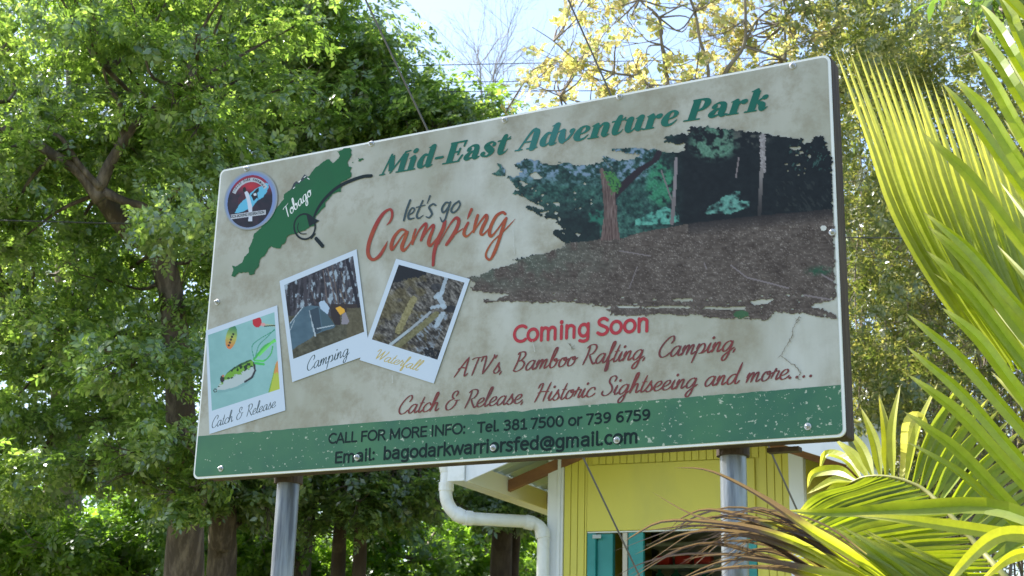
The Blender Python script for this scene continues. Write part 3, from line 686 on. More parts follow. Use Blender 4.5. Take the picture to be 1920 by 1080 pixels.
# ---- printed pictures: fine sheets whose ink is mixed point by point
def picture(name, pts_grid, colour_fn, h, keep=None, parent=None):
    """pts_grid: X, Y arrays (rows, cols) of where the picture lies on the board as seen; ink = colour_fn(X, Y)"""
    X, Y = pts_grid; r, c_ = X.shape
    o_ = BD.O + BD.N * h
    D = cf + cr * (X[..., None] - 960) / FPX + cu * (540 - Y[..., None]) / FPX
    tt = ((o_ - CAMP) @ BD.N) / (D @ BD.N); V = (CAMP + D * tt[..., None]).reshape(-1, 3)
    idx = np.arange(r * c_).reshape(r, c_)
    F = np.stack([idx[:-1, :-1], idx[1:, :-1], idx[1:, 1:], idx[:-1, 1:]], -1).reshape(-1, 4)
    rgb = colour_fn(X, Y)
    if keep is not None:
        kk = keep(X, Y); kq = (kk[:-1, :-1].astype(int) + kk[1:, :-1] + kk[1:, 1:] + kk[:-1, 1:]).reshape(-1) >= 3
        F = F[kq]; used = np.zeros(r * c_, bool); used[F.ravel()] = True; remap = np.cumsum(used) - 1
        V = V[used]; F = remap[F]; rgbf = rgb.reshape(-1, 3)[used]
    else: rgbf = rgb.reshape(-1, 3)
    o = mesh_obj(name, V, F, M['prints'], parent or panel)
    l_ = np.clip(rgbf, 0, 255) / 255; l_ = np.where(l_ <= .04045, l_ / 12.92, ((l_ + .055) / 1.055) ** 2.4) * K_PRINT
    ca = o.data.color_attributes.new('Col', 'FLOAT_COLOR', 'POINT')
    ca.data.foreach_set('color', np.column_stack([np.clip(l_, 0, .88), np.ones(len(l_))]).astype(np.float32).ravel())
    return o
def C3(r, g, b_): return np.array([r, g, b_], float)
def blend(A, m, c_): m = np.clip(m, 0, 1)[..., None]; return A * (1 - m) + np.asarray(c_) * m

LAND = [(962,309),(985,297),(1006,301),(1035,311),(1054,303),(1076,309),(1100,310),(1127,304),(1133,290),(1139,296),(1165,300),(1189,298),(1199,290),(1170,287),(1148,283),(1146,277),(1187,277),(1208,279),(1240,269),(1244,266),(1251,254),(1278,251),(1292,254),(1290,244),(1297,237),(1336,238),(1376,243),(1429,249),(1473,258),(1509,260),(1502,268),(1519,268),(1526,254),(1545,256),(1552,283),(1559,292),(1567,559),(1560,562),(1525,571),(1520,575),(1545,580),(1571,594),(1568,598),(1536,593),(1513,588),(1480,588),(1453,584),(1445,596),(1426,600),(1400,598),(1350,597),(1319,594),(1300,590),(1287,592),(1279,592),(1250,588),(1210,591),(1170,592),(1138,591),(1146,584),(1134,580),(1151,575),(1107,574),(1090,568),(1063,566),(1016,568),(976,566),(936,566),(903,566),(903,562),(932,560),(961,551),(912,549),(885,546),(881,540),(893,533),(884,527),(874,520),(901,516),(925,503),(947,499),(974,491),(957,487),(987,480),(1021,475),(1045,467),(1061,460),(1052,451),(1041,442),(1038,430),(1057,430),(1040,412),(1011,405),(980,386),(994,386),(1023,393),(989,374),(956,360),(973,357),(958,342),(951,330),(968,330),(978,322),(970,315)]
HOLES = [[(1213,270),(1230,267),(1262,268),(1270,271),(1285,268),(1282,276),(1286,281),(1270,285),(1240,284),(1225,278),(1214,282)],
 [(1195,577),(1250,573),(1290,574),(1300,578),(1240,578)], [(1320,574),(1350,576),(1400,575),(1396,580),(1355,580),(1322,579)], [(1155,573),(1200,574),(1196,577),(1158,577)],
 [(1260,561),(1300,559),(1298,564),(1262,564)], [(1405,565),(1450,560),(1440,568),(1412,572)], [(990,328),(1005,322),(1018,334),(1004,336)], [(975,340),(990,345),(980,350)],
 [(1040,378),(1050,382),(1048,386),(1036,382)], [(1038,396),(1048,400),(1040,402)],[(1078,438),(1090,440),(1084,444)],[(1478,277),(1500,274),(1503,279),(1490,281)],[(1500,283),(1510,285),(1500,290)]]
BIRD = [(920,326),(930,322),(937,316),(930,305),(938,307),(948,320),(947,331),(932,330)]
def land_keep(X, Y):
    wx = X + (fbm(X * .22, Y * .5, 3, 3) - .5) * 14; wy = Y + (fbm(X * .25, Y * .3, 8, 3) - .5) * 9
    k = inpoly(wx, wy, LAND) | inpoly(X, Y, BIRD)
    for hl in HOLES: k &= ~inpoly(X + (wx - X) * .4, Y + (wy - Y) * .4, hl)
    spots = (fbm(X * .10, Y * .24, 31, 2) > .80) & (((X < 1110) & (Y > 340) & (Y < 455)) | ((X > 1470) & (Y < 330) & (Y > 290) & (X < 1530)) | (Y > 550))
    return k & ~spots & (X < 1569.5)
def land_paint(X, Y):
    f1 = fbm(X * .05, Y * .05, 1, 5); f2 = fbm(X * .12, Y * .14, 2, 5); f3 = fbm(X * .35, Y * .35, 5, 3)
    A = C3(40, 74, 68) + (f3[..., None] - .5) * np.array([50, 60, 55]) + (f2[..., None] - .5) * np.array([80, 120, 100]) + (f1[..., None] - .5) * 30
    sky_ = np.clip((352 - Y) / 26, 0, 1) * np.clip((f2 - .47) * 6, 0, 1) * (X < 1235) * (X > 940)
    A = blend(A, sky_ * .85, (128, 146, 176))
    A = blend(A, np.clip((X - 1225) / 60, 0, 1) * (Y < 430), C3(15, 22, 24) + (f2[..., None] - .45) * 22)
    A = blend(A, np.clip((Y - 365) / 50, 0, 1) * (X < 1125) * .75, (16, 26, 28))
    d = np.hypot((X - 1338) / 46, (Y - 268) / 34); A = blend(A, np.clip((1.15 - d) * 2.5, 0, 1) * np.clip((f2 - .36) * 5, 0, 1), C3(84, 122, 104) + (f3[..., None] - .5) * 60)
    d = np.hypot((X - 1400) / 50, (Y - 260) / 18); A = blend(A, np.clip((1.1 - d) * 2, 0, 1) * np.clip((f2 - .5) * 6, 0, 1) * .8, (90, 90, 84))
    d = np.hypot((X - 1238) / 26, (Y - 345) / 42); A = blend(A, np.clip((1.2 - d) * 2.5, 0, 1) * np.clip((f2 - .3) * 4, 0, 1), C3(52, 122, 92) + (f3[..., None] - .5) * 50)
    for P_, c_ in (([(1186,424),(1200,406),(1222,398),(1244,388),(1262,392),(1273,404),(1272,416),(1240,420)], (88, 156, 142)), ([(1320,402),(1328,388),(1350,376),(1374,358),(1388,358),(1384,378),(1405,376),(1404,388),(1370,402),(1350,400)], (94, 146, 136))):
        A = blend(A, inpoly(X + (f2 - .5) * 10, Y + (f1 - .5) * 8, P_) * np.clip(.6 + (f2 - .42) * 3, 0, 1), C3(*c_) + (f3[..., None] - .5) * 50)
    A = blend(A, (np.hypot((X - 1118) / 16, (Y - 408) / 16) < 1) * np.clip((f2 - .4) * 4, 0, 1), (40, 104, 88))
    # earth
    hz = np.interp(X, [870, 1045, 1057, 1125, 1165, 1200, 1260, 1300, 1425, 1570], [516, 466, 457, 449, 448, 436, 425, 418, 404, 391])
    e = Y > hz + (f2 - .5) * 3
    streak = fbm(X * .16 + f1 * 6, Y * .34, 12, 4); tw = fbm(X * .16 + Y * .5, Y * .16 - X * .1, 15, 3)
    E_ = C3(84, 74, 68) + (streak[..., None] - .5) * 58 + (f3[..., None] - .5) * 16 + (f1[..., None] - .5) * 34
    grn = np.clip((1180 - X) / 260, 0, 1) * np.clip((f1 - .35) * 4, 0, 1) * np.clip((560 - Y) / 60, 0, 1)
    E_ = E_ * (1 - .38 * grn[..., None]) + C3(58, 96, 78) * .38 * grn[..., None] * 1.1
    E_ = E_ + np.where(np.abs(tw - .5) < .012, 42, 0)[..., None] + np.where(streak > .80, 34, 0)[..., None]
    E_ = blend(E_, np.clip(1 - (Y - hz) / 26, 0, 1) * (X > 1290) * .8, (30, 27, 28))
    E_ = blend(E_, np.clip(1 - np.hypot((X - 1535) / 32, (Y - 508) / 12), 0, 1) * 1.4 * np.clip((f2 - .3) * 3, 0, 1), (34, 78, 56))
    E_ = blend(E_, (np.hypot((X - 1390) / 14, (Y - 590) / 8) < 1) * .8, (52, 100, 62))
    for a, b_, w in (((1370, 497), (1400, 520), 1.2), ((1400, 520), (1478, 540), 1.5), ((1541, 515), (1564, 528), 1.4), ((1320, 492), (1325, 505), 1), ((1505, 553), (1560, 562), 1.5), ((1195, 500), (1180, 540), .8), ((1160, 470), (1220, 480), .8)):
        E_ = blend(E_, segdist(X, Y, a, b_) < w, (124, 114, 116))
    A = np.where(e[..., None], E_, A)
    # trunks
    bark = C3(98, 80, 76) + (fbm(X * .8, Y * .06, 21, 3)[..., None] - .5) * 90
    tr_ = inpoly(X, Y, [(1124,316),(1129,350),(1133,400),(1126,451),(1135,450),(1144,452),(1152,448),(1163,450),(1157,410),(1156,372),(1175,352),(1205,322),(1236,300),(1244,280),(1232,282),(1222,300),(1195,315),(1168,338),(1154,358),(1146,352),(1138,330),(1130,315)])
    A = blend(A, tr_, bark)
    A = blend(A, tr_ & (X > 1154 + (400 - Y) * .02) & (Y < 385), (38, 30, 36))
    A = blend(A, inpoly(X + (f3 - .5) * 8, Y + (f2 - .5) * 12, [(1130,318),(1152,322),(1165,345),(1160,362),(1146,364),(1140,345)]) * np.clip((f3 - .25) * 4, 0, 1), (66, 122, 62))
    A = blend(A, segdist(X, Y, (1268, 298), (1264, 372)) < 3, (128, 120, 124)); A = blend(A, segdist(X, Y, (1264, 372), (1260, 418)) < 3.6, (112, 104, 106))
    A = blend(A, segdist(X, Y, (1240, 320), (1259, 374)) < 1.5, (112, 108, 108))
    A = blend(A, segdist(X, Y, (1430, 256), (1431, 320)) < 5 + (f3 - .5) * 5, C3(140, 134, 136) + (f3[..., None] - .5) * 70)
    A = blend(A, segdist(X, Y, (1428, 318), (1424, 402)) < 3.4, C3(124, 118, 118) * (1 - np.clip((Y - 330) / 110, 0, .6))[..., None])
    A = blend(A, segdist(X, Y, (1385, 296), (1380, 332)) < 1.3, (120, 110, 112))
    wd = (fbm(X * .2 - Y * .12, Y * .1, 27, 3) > .64) & (X > 1455) & (Y > 340) & (Y < 396); A = blend(A, wd * .25, (92, 94, 86))
    wd = (fbm(X * .35 + Y * .2, Y * .12, 29, 2) > .72) & (X > 1480) & (Y > 262) & (Y < 320); A = blend(A, wd * .7, (60, 98, 90))
    return A
gx_ = np.arange(868, 1572, 1.55); gy_ = np.arange(232, 606, 1.55)
picture('landscape_print', np.meshgrid(gx_, gy_), land_paint, layer(), land_keep)

def quad_grid(q, nx, ny):
    q = np.array(q, float); s_ = np.linspace(0, 1, nx)[None, :, None]; t_ = np.linspace(0, 1, ny)[:, None, None]
    P_ = (q[0] * (1 - s_) + q[1] * s_) * (1 - t_) + (q[3] * (1 - s_) + q[2] * s_) * t_
    return P_[..., 0], P_[..., 1]
def snapshot(frame, photo, paint, caption, cl, ccol, w):
    mb = MB(); h = layer(.0004); q = [tuple(uv(*p)) for p in frame]
    q = [(max(a, .0015), b_) for a, b_ in q]
    b0 = len(mb.V); mb.V += [tuple(BP(u, v, h)) for u, v in q]; mb.F.append((b0, b0 + 3, b0 + 2, b0 + 1))
    seal(mb, 'snapshot_frame', ink('snapshot_white', pc(196, 208, 224)))
    picture('snapshot_print', quad_grid(photo, 130, 150), paint, layer())
    script_line('script_lettering', caption, cl, ccol, w, slant=.24)
def lure(X, Y):
    x = (X - 380) * 4.153; y = (Y - 570) * 4.153; f = fbm(x * .02, y * .02, 2, 4); f2 = fbm(x * .06, y * .06, 4, 3)
    A = C3(134, 178, 178) + (f[..., None] - .5) * 14 + ((x - 300) * .02)[..., None]
    A = blend(A, inpoly(x - 8, y - 22, [(105,670),(150,600),(230,510),(310,455),(375,430),(405,480),(400,540),(340,600),(260,640),(170,665)]) * .35, (100, 140, 145))
    ca, sa = math.cos(R(12)), math.sin(R(12)); u = (x - 223) * ca + (y - 258) * sa; v = -(x - 223) * sa + (y - 258) * ca
    e = (u / 42) ** 2 + (v / 94) ** 2 < 1; g_ = np.clip((v + 94) / 188, 0, 1)[..., None]
    A = np.where(e[..., None], C3(40, 112, 84) * np.clip(1 - 2 * g_, 0, 1) + C3(168, 178, 84) * (1 - np.abs(2 * g_ - 1)) + C3(214, 112, 66) * np.clip(2 * g_ - 1, 0, 1), A)
    for a, b_ in ((238,235),(228,255),(220,277),(212,300),(203,322)): A = blend(A, np.hypot(x - a, y - b_) < 9, (24, 30, 30))
    A = blend(A, segdist(x, y, (470, 160), (565, 170)) < 8, (170, 180, 150)); A = blend(A, segdist(x, y, (480, 174), (565, 166)) < 4, (40, 60, 40))
    A = blend(A, np.hypot((x - 424) / 36, (y - 140) / 42) < 1, (184, 36, 48)); A = blend(A, np.hypot((x - 470) / 18, (y - 160) / 14) < 1, (210, 150, 150))
    body = inpoly(x, y, [(100,682),(120,640),(150,590),(190,535),(240,495),(310,455),(375,432),(398,455),(408,500),(400,545),(360,585),(330,605),(260,645),(170,668),(115,668)])
    A = blend(A, body, C3(176, 188, 190)); top = body & (y < 640 - (x - 110) * .52 + (f2 - .5) * 60)
    A = blend(A, top, C3(110, 160, 50)); A = blend(A, body & (y < 560 - (x - 150) * .52), C3(52, 96, 50))
    A = blend(A, top & (fbm(x * .045, y * .045, 9, 2) > .60), (26, 52, 26))
    A = blend(A, np.hypot((x - 152) / 16, (y - 585) / 26) < 1, (40, 36, 36)); A = blend(A, np.hypot(x - 158, y - 560) < 9, (190, 110, 80))
    for a, b_ in (((400,460),(408,520)),((408,520),(385,570)),((385,570),(330,606))): A = blend(A, segdist(x, y, a, b_) < 8, (46, 50, 56))
    for P_, w, c_ in (([(400,430),(470,350),(560,280)],9,(96,190,90)),([(400,430),(480,330),(545,300)],7,(70,170,80)),([(405,440),(480,440),(530,390),(545,330)],5,(70,170,90)),([(398,420),(385,330),(440,275),(560,205)],3,(50,140,110)),([(410,410),(440,320),(500,260),(560,195)],3,(50,140,110)),([(410,460),(475,470)],9,(70,180,90)),([(420,440),(475,445)],8,(90,200,100)),([(440,400),(540,300),(565,290)],8,(110,210,100))):
        Q = catmull(P_, 5)
        for i in range(len(Q) - 1): A = blend(A, segdist(x, y, Q[i], Q[i + 1]) < w, c_)
    fs = inpoly(x, y, [(590,430),(565,470),(545,560),(510,690),(640,690),(640,430)]); A = blend(A, fs, C3(176, 188, 70)); A = blend(A, fs & (y < 540 + (f2 - .5) * 60), (206, 140, 80)); A = blend(A, fs & (segdist(x, y, (560,480),(512,690)) < 8), (110, 160, 60))
    A = blend(A, np.abs(np.hypot(x - 98, y - 674) - 12) < 3.5, (50, 60, 60))
    return A
def camp(X, Y):
    x = (X - 520) * 4; y = (Y - 460) * 4; f = fbm(x * .015, y * .02, 3, 4); f2 = fbm(x * .05, y * .05, 6, 4); st = fbm(x * .055 + y * .006, y * .004, 7, 3)
    A = C3(52, 50, 58) + (st[..., None] - .5) * 110 + (f2[..., None] - .5) * 60
    A = blend(A, np.clip((fbm(x * .05, y * .025, 17, 4) - .56) * 9, 0, 1) * (y < 470), (150, 164, 178))
    for a, b_, w, c_ in (((205,235),(215,460),13,(58,54,62)),((120,280),(132,480),8,(34,32,38)),((520,95),(610,470),13,(28,28,38)),((345,190),(375,440),5,(96,84,84)),((375,170),(440,440),4,(104,92,90)),((410,150),(460,450),5,(92,82,80)),((430,140),(470,250),6,(60,60,68)),((85,300),(90,520),8,(30,28,34)),((470,330),(520,480),4,(110,96,84)),((480,200),(520,400),3,(100,90,84)),((250,330),(285,440),4,(80,70,72))):
        A = blend(A, segdist(x, y, a, b_) < w, c_)
    gr = y > 470 + (x < 440) * 60 + (f2 - .5) * 14; A = np.where(gr[..., None], C3(76, 74, 58) + (f2[..., None] - .5) * 60 + (f[..., None] - .5) * 40, A)
    A = blend(A, (y > 440) & (y < 500) & (x > 400) & (x < 600), C3(50, 40, 38))
    A = np.where(((x > 520) & (y > 470 + (f2 - .5) * 14))[..., None], C3(88, 82, 62) + (f2[..., None] - .5) * 40, A)
    tent = inpoly(x, y, [(60,640),(95,580),(190,465),(250,450),(310,458),(360,500),(405,560),(436,605),(420,622),(340,645),(280,672),(240,705),(150,755),(110,790),(80,700)])
    A = blend(A, tent, C3(72, 98, 114) + (f[..., None] - .5) * 26); A = blend(A, tent & inpoly(x, y, [(235,490),(310,460),(330,640),(275,675)]), (48, 66, 80))
    A = blend(A, tent & inpoly(x, y, [(320,470),(405,560),(430,600),(340,620),(330,560)]), (64, 88, 100))
    for a, b_, w in (((95,585),(190,465),3),((240,490),(262,590),3),((262,590),(285,680),6),((300,625),(420,600),4),((95,640),(130,560),2)): A = blend(A, segdist(x, y, a, b_) < w, (166, 178, 188))
    A = blend(A, inpoly(x, y, [(312,425),(350,412),(372,440),(392,470),(378,518),(340,490),(322,475)]), (168, 188, 212)); A = blend(A, np.hypot(x - 305, y - 414) < 17, (38, 32, 36))
    A = blend(A, inpoly(x, y, [(440,470),(470,458),(505,480),(508,500),(470,525),(440,515)]), (222, 166, 52)); A = blend(A, inpoly(x, y, [(400,490),(435,470),(470,520),(475,600),(430,595),(405,540)]), (40, 32, 34))
    A = blend(A, inpoly(x, y, [(485,520),(512,500),(540,570),(525,592),(480,592)]), (136, 130, 140))
    return A
def fall(X, Y):
    x = (X - 670) * 4.318; y = (Y - 480) * 4.318; f = fbm(x * .012, y * .016, 3, 4); f2 = fbm((x + y) * .02, (y - x) * .05, 6, 5); f3 = fbm(x * .08, y * .08, 9, 3)
    A = C3(82, 78, 74) + (f2[..., None] - .5) * 190 + (f3[..., None] - .5) * 70
    A = blend(A, np.clip((f - .42) * 4, 0, 1) * (x < 560) * .5, (104, 92, 50))
    A = blend(A, (y < 215 + (x - 300) * -.25 + (f2 - .5) * 60) & (x < 560), C3(22, 26, 32))
    A = blend(A, (np.abs(x - 640 + (y - 350) * .35) < 190 - y * .1) * (x > 480) * (y > 470) * np.clip((f2 - .45) * 5, 0, 1) * .8, (134, 148, 166))
    A = blend(A, (np.hypot((x - 590) / 70, (y - 800) / 60) < 1) * (f3 < .62), (20, 22, 28)); A = blend(A, (np.hypot((x - 760) / 45, (y - 430) / 30) < 1) * .8, (34, 36, 42)); A = blend(A, (np.hypot((x - 640) / 45, (y - 250) / 28) < 1) * .7, (46, 48, 54))
    A = blend(A, segdist(x, y, (320, 735), (640, 470)) < 24, C3(112, 108, 76) + (f3[..., None] - .5) * 50)
    A = blend(A, segdist(x, y, (265, 720), (420, 600)) < 11, (164, 176, 184)); A = blend(A, segdist(x, y, (420, 600), (590, 455)) < 10, (150, 158, 166))
    A = blend(A, segdist(x, y, (455, 350), (330, 610)) < 26 + (f3 - .5) * 20, C3(132, 124, 86) + (f3[..., None] - .5) * 60)
    for a, b_, w in (((720,175),(680,300),16),((680,300),(640,330),20),((660,330),(700,410),22),((700,400),(600,420),12),((690,470),(640,560),20)): A = blend(A, (segdist(x, y, a, b_) < w + (f3 - .5) * 16) * .85, (168, 184, 200))
    return A
SCR = ink('grey_green_script_ink', pc(52, 70, 76)); GLD = ink('gold_script_ink', pc(190, 170, 104))
snapshot([(387,620.5),(521,572.9),(536.5,769.9),(394,814.4)], [(390.1,628.3),(514.4,585.2),(524.5,729.4),(397.3,770.3)], lure, 'Catch & Release', Line(399.5, 803, 519, 763, 20.5), SCR, .14)
snapshot([(525.5,527.5),(669.8,468),(694.5,664.5),(549.5,717)], [(533,534.5),(662,480),(683,622),(550,673)], camp, 'Camping', Line(578.5, 695.5, 657, 665, 24), SCR, .14)
snapshot([(744.1,485.8),(882.6,524),(814.7,719.7),(675.8,675.7)], [(747.6,496.2),(871,529.8),(820,674.5),(697.3,636.3)], fall, 'Waterfall', Line(705.5, 673.5, 790, 697, 20.5), GLD, .2)

# ---- round federation logo
def logo(X, Y):
    x = (X - 410) * 8.308; y = (Y - 310) * 8.308
    u = (x - 488) - (560 - y) * .0; f = fbm(x * .012, y * .012, 3, 4); f2 = fbm(x * .05, y * .05, 4, 3)
    rr = np.sqrt(((x - 488 + (y - 560) * .10) / 348) ** 2 + ((y - 560) / 408) ** 2)
    base_ = C3(150, 154, 150) + np.zeros(X.shape + (3,))
    ro = np.sqrt(((x - 500 + (y - 545) * .10) / 405) ** 2 + ((y - 545) / 448) ** 2)
    A = blend(base_, np.clip((1.04 - ro) / .12, 0, 1), (118, 138, 186))
    disc = rr < 1
    A = blend(A, disc, C3(30, 26, 40) + (f[..., None] - .5) * np.array([60, 20, 20]))
    A = blend(A, disc * np.clip((470 - y) / 150, 0, 1), C3(138, 34, 60)); A = blend(A, disc * np.clip(1 - np.hypot((x - 500) / 170, (y - 330) / 110), 0, 1) * 1.2, (176, 34, 48))
    A = blend(A, disc * (np.hypot((x - 420) / 120, (y - 560) / 130) < 1) * .35, (120, 30, 50))
    A = blend(A, disc * np.clip((1.12 - np.hypot((x - 470) / 130, (y - 640) / 170)) * .5, 0, .5), (90, 40, 56))
    isl2 = inpoly(x + (f2 - .5) * 26, y, [(250,740),(300,640),(370,560),(440,500),(500,430),(560,380),(640,330),(690,320),(740,270),(780,290),(770,360),(740,430),(690,500),(620,540),(560,600),(520,660),(440,690),(380,720),(290,745)])
    A = blend(A, disc & isl2, C3(92, 176, 210))
    for P_, c_ in (([(400,420),(440,400),(470,440),(500,560),(520,640),(525,760),(520,870),(460,870),(470,760),(450,600),(420,480)], (196, 202, 218)), ([(380,350),(410,335),(430,370),(420,400),(400,425),(380,400)], (20, 18, 26)), ([(500,470),(560,400),(600,360),(625,350),(628,400),(600,430),(620,540),(600,500),(545,560),(520,500)], (16, 16, 24)), ([(540,440),(585,430),(590,470),(550,475)], (200, 206, 216)), ([(455,875),(525,870),(520,910),(460,915)], (14, 14, 20))):
        A = blend(A, inpoly(x, y, P_), c_)
    # two white lettering bands
    ang = np.degrees(np.arctan2(-(y - 560) / 408, (x - 488 + (y - 560) * .10) / 348))
    A = blend(A, (rr > .74) & (rr < .90) & (ang > 38) & (ang < 158), (176, 180, 190))
    yb = 805 - (x - 190) * .14
    A = blend(A, (np.abs(y - yb) < 36) & (x > 185) & (x < 735), (182, 186, 196))
    return A
def logo_keep(X, Y):
    x = (X - 410) * 8.308; y = (Y - 310) * 8.308
    return np.sqrt(((x - 500 + (y - 545) * .10) / 405) ** 2 + ((y - 545) / 448) ** 2) < 1.03
picture('logo_print', np.meshgrid(np.arange(418, 523, .62), np.arange(316, 434, .62)), logo, layer(), logo_keep)
cl_ = lambda x, y: (410 + x / 8.308, 310 + y / 8.308)
x0, y0 = cl_(195, 830); x1, y1 = cl_(722, 757)
font_line('logo_lettering', 'KICK-BOXING FEDERATION', Line(x0, y0, x1, y1, 5.4), BLK, .03)
word = 'TOBAGO DARK WARRIORS'; hl = layer()
for i, ch_ in enumerate(word):
    if ch_ == ' ': continue
    a = R(154 - i * (154 - 42) / (len(word) - 1)); q = []
    ctr = (488 + 348 * .775 * math.cos(a), 560 - 408 * .775 * math.sin(a)); ctr = (ctr[0] - (ctr[1] - 560) * .10, ctr[1])
    tx, ty = math.sin(a) * 348, math.cos(a) * 408; L_ = math.hypot(tx, ty); tx /= L_; ty /= L_
    p0 = cl_(ctr[0] - tx * 12, ctr[1] - ty * 12); p1 = cl_(ctr[0] + tx * 12, ctr[1] + ty * 12)
    LAYER[0] = hl
    font_line('logo_letter', ch_, Line(p0[0], p0[1], p1[0], p1[1], 5.0), BLK, .03)

# ---- cracks and scuffs in the print
mb = MB(); h = layer(.0001)
def crack(pts, w, jit=1.6, branch=6):
    P = [pts[0]]
    for a, b_ in zip(pts[:-1], pts[1:]):
        k = max(2, int(math.hypot(b_[0] - a[0], b_[1] - a[1]) / 3))
        for i in range(1, k + 1): P.append((a[0] + (b_[0] - a[0]) * i / k + rnd.uniform(-jit, jit), a[1] + (b_[1] - a[1]) * i / k + rnd.uniform(-jit, jit)))
    ribbon(mb, P, [w * rnd.uniform(.4, 1.3) for _ in P], h, smooth=False)
    for _ in range(branch):
        p = rnd.choice(P); q = (p[0] + rnd.uniform(-7, 7), p[1] + rnd.uniform(-7, 7)); ribbon(mb, [p, ((p[0] + q[0]) / 2 + rnd.uniform(-1, 1), (p[1] + q[1]) / 2), q], [w * .7, w * .5, .1], h + 1e-5)
crack([(1500, 594), (1490, 612), (1486, 632), (1472, 655), (1466, 668), (1480, 680), (1496, 690), (1502, 700), (1498, 712)], 1.5, branch=16)
crack([(1070, 645), (1074, 655)], 1.6, 1); crack([(1135, 300), (1142, 310), (1150, 322)], .5)
tag(seal(mb, 'crack_marks', ink('crack_brown', (.20, .18, .14))), kind='stuff')
mb = MB(); h = layer()
crack([(963, 432), (966, 478)], .8, .5, 0); crack([(1000, 640), (1004, 660)], .7, .5, 0); crack([(737, 705), (738, 718)], 1, .3, 0)
fillpoly(mb, [(1539, 427), (1542, 424), (1548, 424), (1551, 427), (1550, 432), (1546, 434), (1541, 433)], h)
tag(seal(mb, 'scuff_marks', ink('scuff_white', (.56, .57, .55))), kind='stuff')

# ---- timber frame behind the panel, bolts, pipe posts
def timber(u0, v0, u1, v1, d0, d1, name='frame_timber'):
    q = MB(); q.box((u0, -d1, v0), (u1, -d0, v1), FR)
    o = q.build(name, M['timber'], board)
    bv = o.modifiers.new('bevel', 'BEVEL'); bv.width = .006; bv.segments = 2
    return o
timber(.030, .004, .070, BH - .004, TH + .001, .100)
timber(BW - .042, .002, BW + .001, BH - .002, TH + .001, .100)
timber(.072, BH - .045, BW - .044, BH - .004, TH + .001, .098)
timber(.072, .004, BW - .044, .046, TH + .001, .098)
timber(.072, .58, BW - .044, .62, TH + .002, .096)
for uu in (.62, 1.2, 1.8): timber(uu, .048, uu + .04, BH - .047, TH + .0025, .050)
bolts = [(463, 317), (697, 270), (947, 225.5), (1162, 182), (1487, 124), (408, 567), (1561, 436), (415, 879), (670, 858), (925, 840), (1157, 825.5), (1515, 800)]
b0_ = None; X_ = np.array(BD.U); Z_ = np.array([0, 0, 1.])
for i, (x, y) in enumerate(bolts):
    u, v = uv(x, y); c0 = BP(u, v, 0); rot = rnd.random()
    if b0_ is None:
        q = MB()
        def ringv(r, h, k=12, ph=0): return [c0 + X_ * r * math.cos(2 * math.pi * j / k + ph) + Z_ * r * math.sin(2 * math.pi * j / k + ph) + BD.N * h for j in range(k)]
        def lathe(prof, k=12, ph=0):
            b0 = len(q.V)
            for r, h in prof: q.V += [tuple(p) for p in ringv(r, h, k, ph)]
            for a in range(len(prof) - 1):
                for j in range(k): q.F.append((b0 + a * k + j, b0 + a * k + (j + 1) % k, b0 + (a + 1) * k + (j + 1) % k, b0 + (a + 1) * k + j))
            q.F.append(tuple(b0 + (len(prof) - 1) * k + j for j in range(k)))
        lathe([(.0112, .0), (.0112, .0035), (.010, .0045)], 16); lathe([(.0072, .0046), (.0072, .0092), (.006, .0106)], 6); lathe([(.0038, .0107), (.0038, .017), (.0025, .018)], 10)
        b0_ = q.build('bolt', M['bolt'], board, loc=c0)
    else:
        o = b0_.copy(); COL.objects.link(o); o.parent = board; o.location = Vector(c0) - board.location
for (x, y, name) in ((541, 905, 'post'), (1374.5, 850, 'post')):
    u, z = BD.hit(x, y, -.145)
    q = MB(); c0 = BD.p(u, 0, -.145)
    k = 24; q.tube([c0 + np.array([0, 0, z_]) for z_ in (-.1, 1., 2., BZ + .3, BZ + .9)], .0415, k)
    q.build(name, M['zinc'], board, smooth=True)
    q = MB(); q.tube([c0 + np.array([0, 0, BZ - .012]), c0 + np.array([0, 0, BZ + .03])], .052, 24); q.build('post_clamp', M['timber'], board)
    q = MB(); q.box((u - .06, -.1035, .01), (u + .06, -.0985, .10), FR); q.build('post_bracket', M['timber'], board)
u, z = BD.hit(1467, 831, -.1); q = MB(); q.box((u - .05, -.135, -.014), (u + .05, -.1, .0), FR); q.build('frame_bracket', M['timber'], board)

# ---- two slanting guy wires behind the board
def at_from(a, b_, d0, d1): return at(*a, d0), at(*b_, d1)
for (a, b_, lb) in (((600, -180), (1275, 1240), 'slanting steel guy wire meeting the top of the board behind the word Mid-East'), ((985, -180), (1635, 1270), 'slanting steel guy wire meeting the top of the board near the word Adventure')):
    p0, p1 = at(*a, 6.6), at(*b_, 6.6)
    dv = p1 - p0; p1 = p0 + dv * ((p0[2] + .05) / -dv[2]); p0 = p0 - dv * .9
    q = MB(); q.tube([p0 + (p1 - p0) * t_ for t_ in np.linspace(0, 1, 8)], .0044, 6)
    tag(q.build('guy_wire', M['wire'], loc=p1), lb, 'wire', 'guy wires behind the board')
